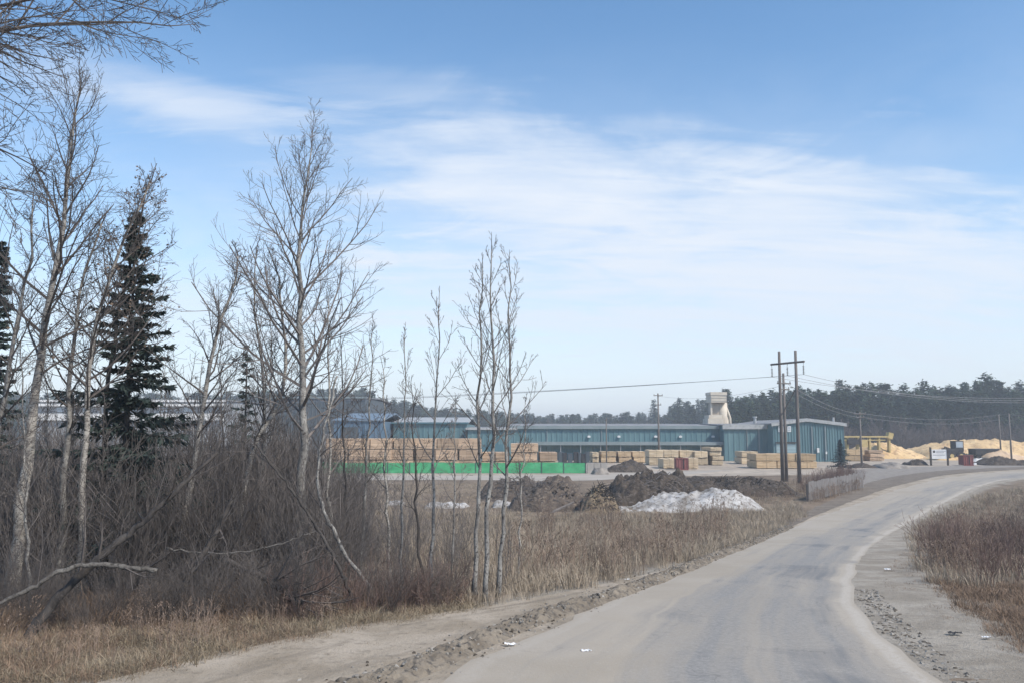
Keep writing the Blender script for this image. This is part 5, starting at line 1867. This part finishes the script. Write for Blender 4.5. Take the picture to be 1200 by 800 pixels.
def top_right(px):
    """height of the right-hand treeline in the photograph"""
    ks = [(850, 472), (880, 464), (920, 459), (960, 455), (985, 447), (1010, 450), (1040, 452), (1070, 449), (1110, 450), (1140, 447), (1160, 441), (1185, 448), (1230, 446), (1400, 446)]
    for (a, ya), (b_, yb) in zip(ks, ks[1:]):
        if a <= px <= b_:
            return ya + (yb - ya) * (px - a) / (b_ - a)
    return 455


cnt = {}
NUM = ['first'] + ORD[1:] + ['fifteenth', 'sixteenth', 'seventeenth', 'eighteenth', 'nineteenth', 'twentieth', 'twenty-first', 'twenty-second', 'twenty-third', 'twenty-fourth', 'twenty-fifth', 'twenty-sixth', 'twenty-seventh', 'twenty-eighth']
for row, Yr in enumerate((244, 255, 268, 283)):
    px = 848 + R.uniform(0, 8)
    while px < 1230:
        y_ = Yr + R.uniform(-4, 4)
        hh = (Z(top_right(px), y_)) * R.uniform(.74, 1.04) * (.86, .95, 1.0, 1.0)[row]
        k = R.randrange(len(PV)) if R.random() < .6 else R.randrange(6)
        reg = 'behind the mill roofs' if px < 990 else ('behind the first sawdust pile' if px < 1095 else 'behind the broad peach sawdust pile')
        kind = 'pine' if k < 6 else 'spruce'
        rw = ('front row', 'second row', 'third row', 'back row')[row]
        cnt[(kind, rw, reg)] = cnt.get((kind, rw, reg), 0) + 1
        rt = thing(kind + '_tree', f'{NUM[cnt[(kind, rw, reg)] - 1]} {kind} from the left in {rw} of wood {reg}', 'tree', (X(px, y_), y_, 0), f'conifers of the wood {reg}', R.uniform(0, 6.28))
        w_ = hh * R.uniform(.95, 1.35)
        rt.scale = (w_, w_, hh)
        for nm, me_ in (('crown', PV[k][0]), ('trunk', PV[k][1])):
            o_ = bpy.data.objects.new(nm, me_)
            COL.objects.link(o_)
            o_.parent = rt
        px += R.uniform(5, 9.5)
# the wood behind and beyond those rows
P_, Ro, Sc, Ix = [], [], [], []


def wood(n, x0, x1, y0, y1, hfun, kinds=10):
    for _ in range(n):
        x, y = R.uniform(x0, x1), R.uniform(y0, y1)
        hh = hfun(x, y) * R.uniform(.75, 1.08)
        P_.append((x, y, -.1))
        Ro.append((0, 0, R.uniform(0, 6.28)))
        w_ = hh * R.uniform(1.0, 1.5)
        Sc.append((w_, w_, hh))
        Ix.append(R.randrange(kinds))


wood(420, 62, 420, 292, 420, lambda x, y: 19)
wood(260, 175, 420, 235, 300, lambda x, y: 19)
wood(200, 100, 400, 246, 300, lambda x, y: 9)
scatter('right_wood', 'mass of dark conifers filling the wood behind the front rows at right', 'wood', C_wood, P_, Ro, Sc, Ix)


def top_left(px):
    ks = [(-400, 462), (0, 462), (300, 462), (360, 456), (425, 457), (445, 468), (470, 470), (500, 478), (540, 480), (600, 484), (660, 486), (760, 484), (820, 481), (870, 473), (950, 465)]
    for (a, ya), (b_, yb) in zip(ks, ks[1:]):
        if a <= px <= b_:
            return ya + (yb - ya) * (px - a) / (b_ - a)
    return 470


P_, Ro, Sc, Ix = [], [], [], []
for row, Yr in enumerate((400, 418, 440, 465)):
    px = -420
    while px < 900:
        y_ = Yr + R.uniform(-8, 8)
        hh = Z(top_left(px), y_) * R.uniform(.72, 1.06)
        P_.append((X(px, y_), y_, -.1))
        Ro.append((0, 0, R.uniform(0, 6.28)))
        w_ = hh * R.uniform(1.1, 1.7)
        Sc.append((w_, w_, hh))
        Ix.append(R.randrange(10))
        px += R.uniform(3.5, 8)
wood(500, -600, -160, 300, 520, lambda x, y: 17)
wood(700, -500, 200, 475, 640, lambda x, y: 13)
scatter('distant_wood', 'far-off line of dark conifers along the horizon', 'wood', C_wood, P_, Ro, Sc, Ix)
# leafless scrub at the foot of the woods
C_fb = proto_collection('far_scrub_variants', [shrub_mesh('far_scrub', M_brush_far, 500 + i, 12, 5.5, 2.2, tip=.03, n1=6, n2=3) for i in range(3)])
pts = [Vector((X(px, y), y, 0)) for px, y in [(R.uniform(600, 900), R.uniform(360, 395)) for _ in range(160)] + [(R.uniform(980, 1260), R.uniform(226, 242)) for _ in range(70)]]
do_scatter('far_scrub', 'leafless grey-brown scrub in front of the distant woods', 'brush', C_fb, pts, 81, .6, 1.5, 3)

# ------------------------------------------------------------------ haze
hz = MB().span(-2750, 2750, -550, 2750, -1.2, 30).build('haze', None, None)
mh = bpy.data.materials.new('haze_air')
mh.use_nodes = True
N, L = mh.node_tree.nodes, mh.node_tree.links
N.clear()
pvn = N.new('ShaderNodeVolumePrincipled')
pvn.inputs['Color'].default_value = (0.88, 0.93, 0.99, 1)
pvn.inputs['Density'].default_value = 0.00085
pvn.inputs['Anisotropy'].default_value = 0.0
mo = N.new('ShaderNodeOutputMaterial')
L.new(pvn.outputs[0], mo.inputs['Volume'])
hz.data.materials.append(mh)
hz['kind'] = 'stuff'
hz['label'] = 'thin pale haze in the air over the whole place'
hz['category'] = 'haze'
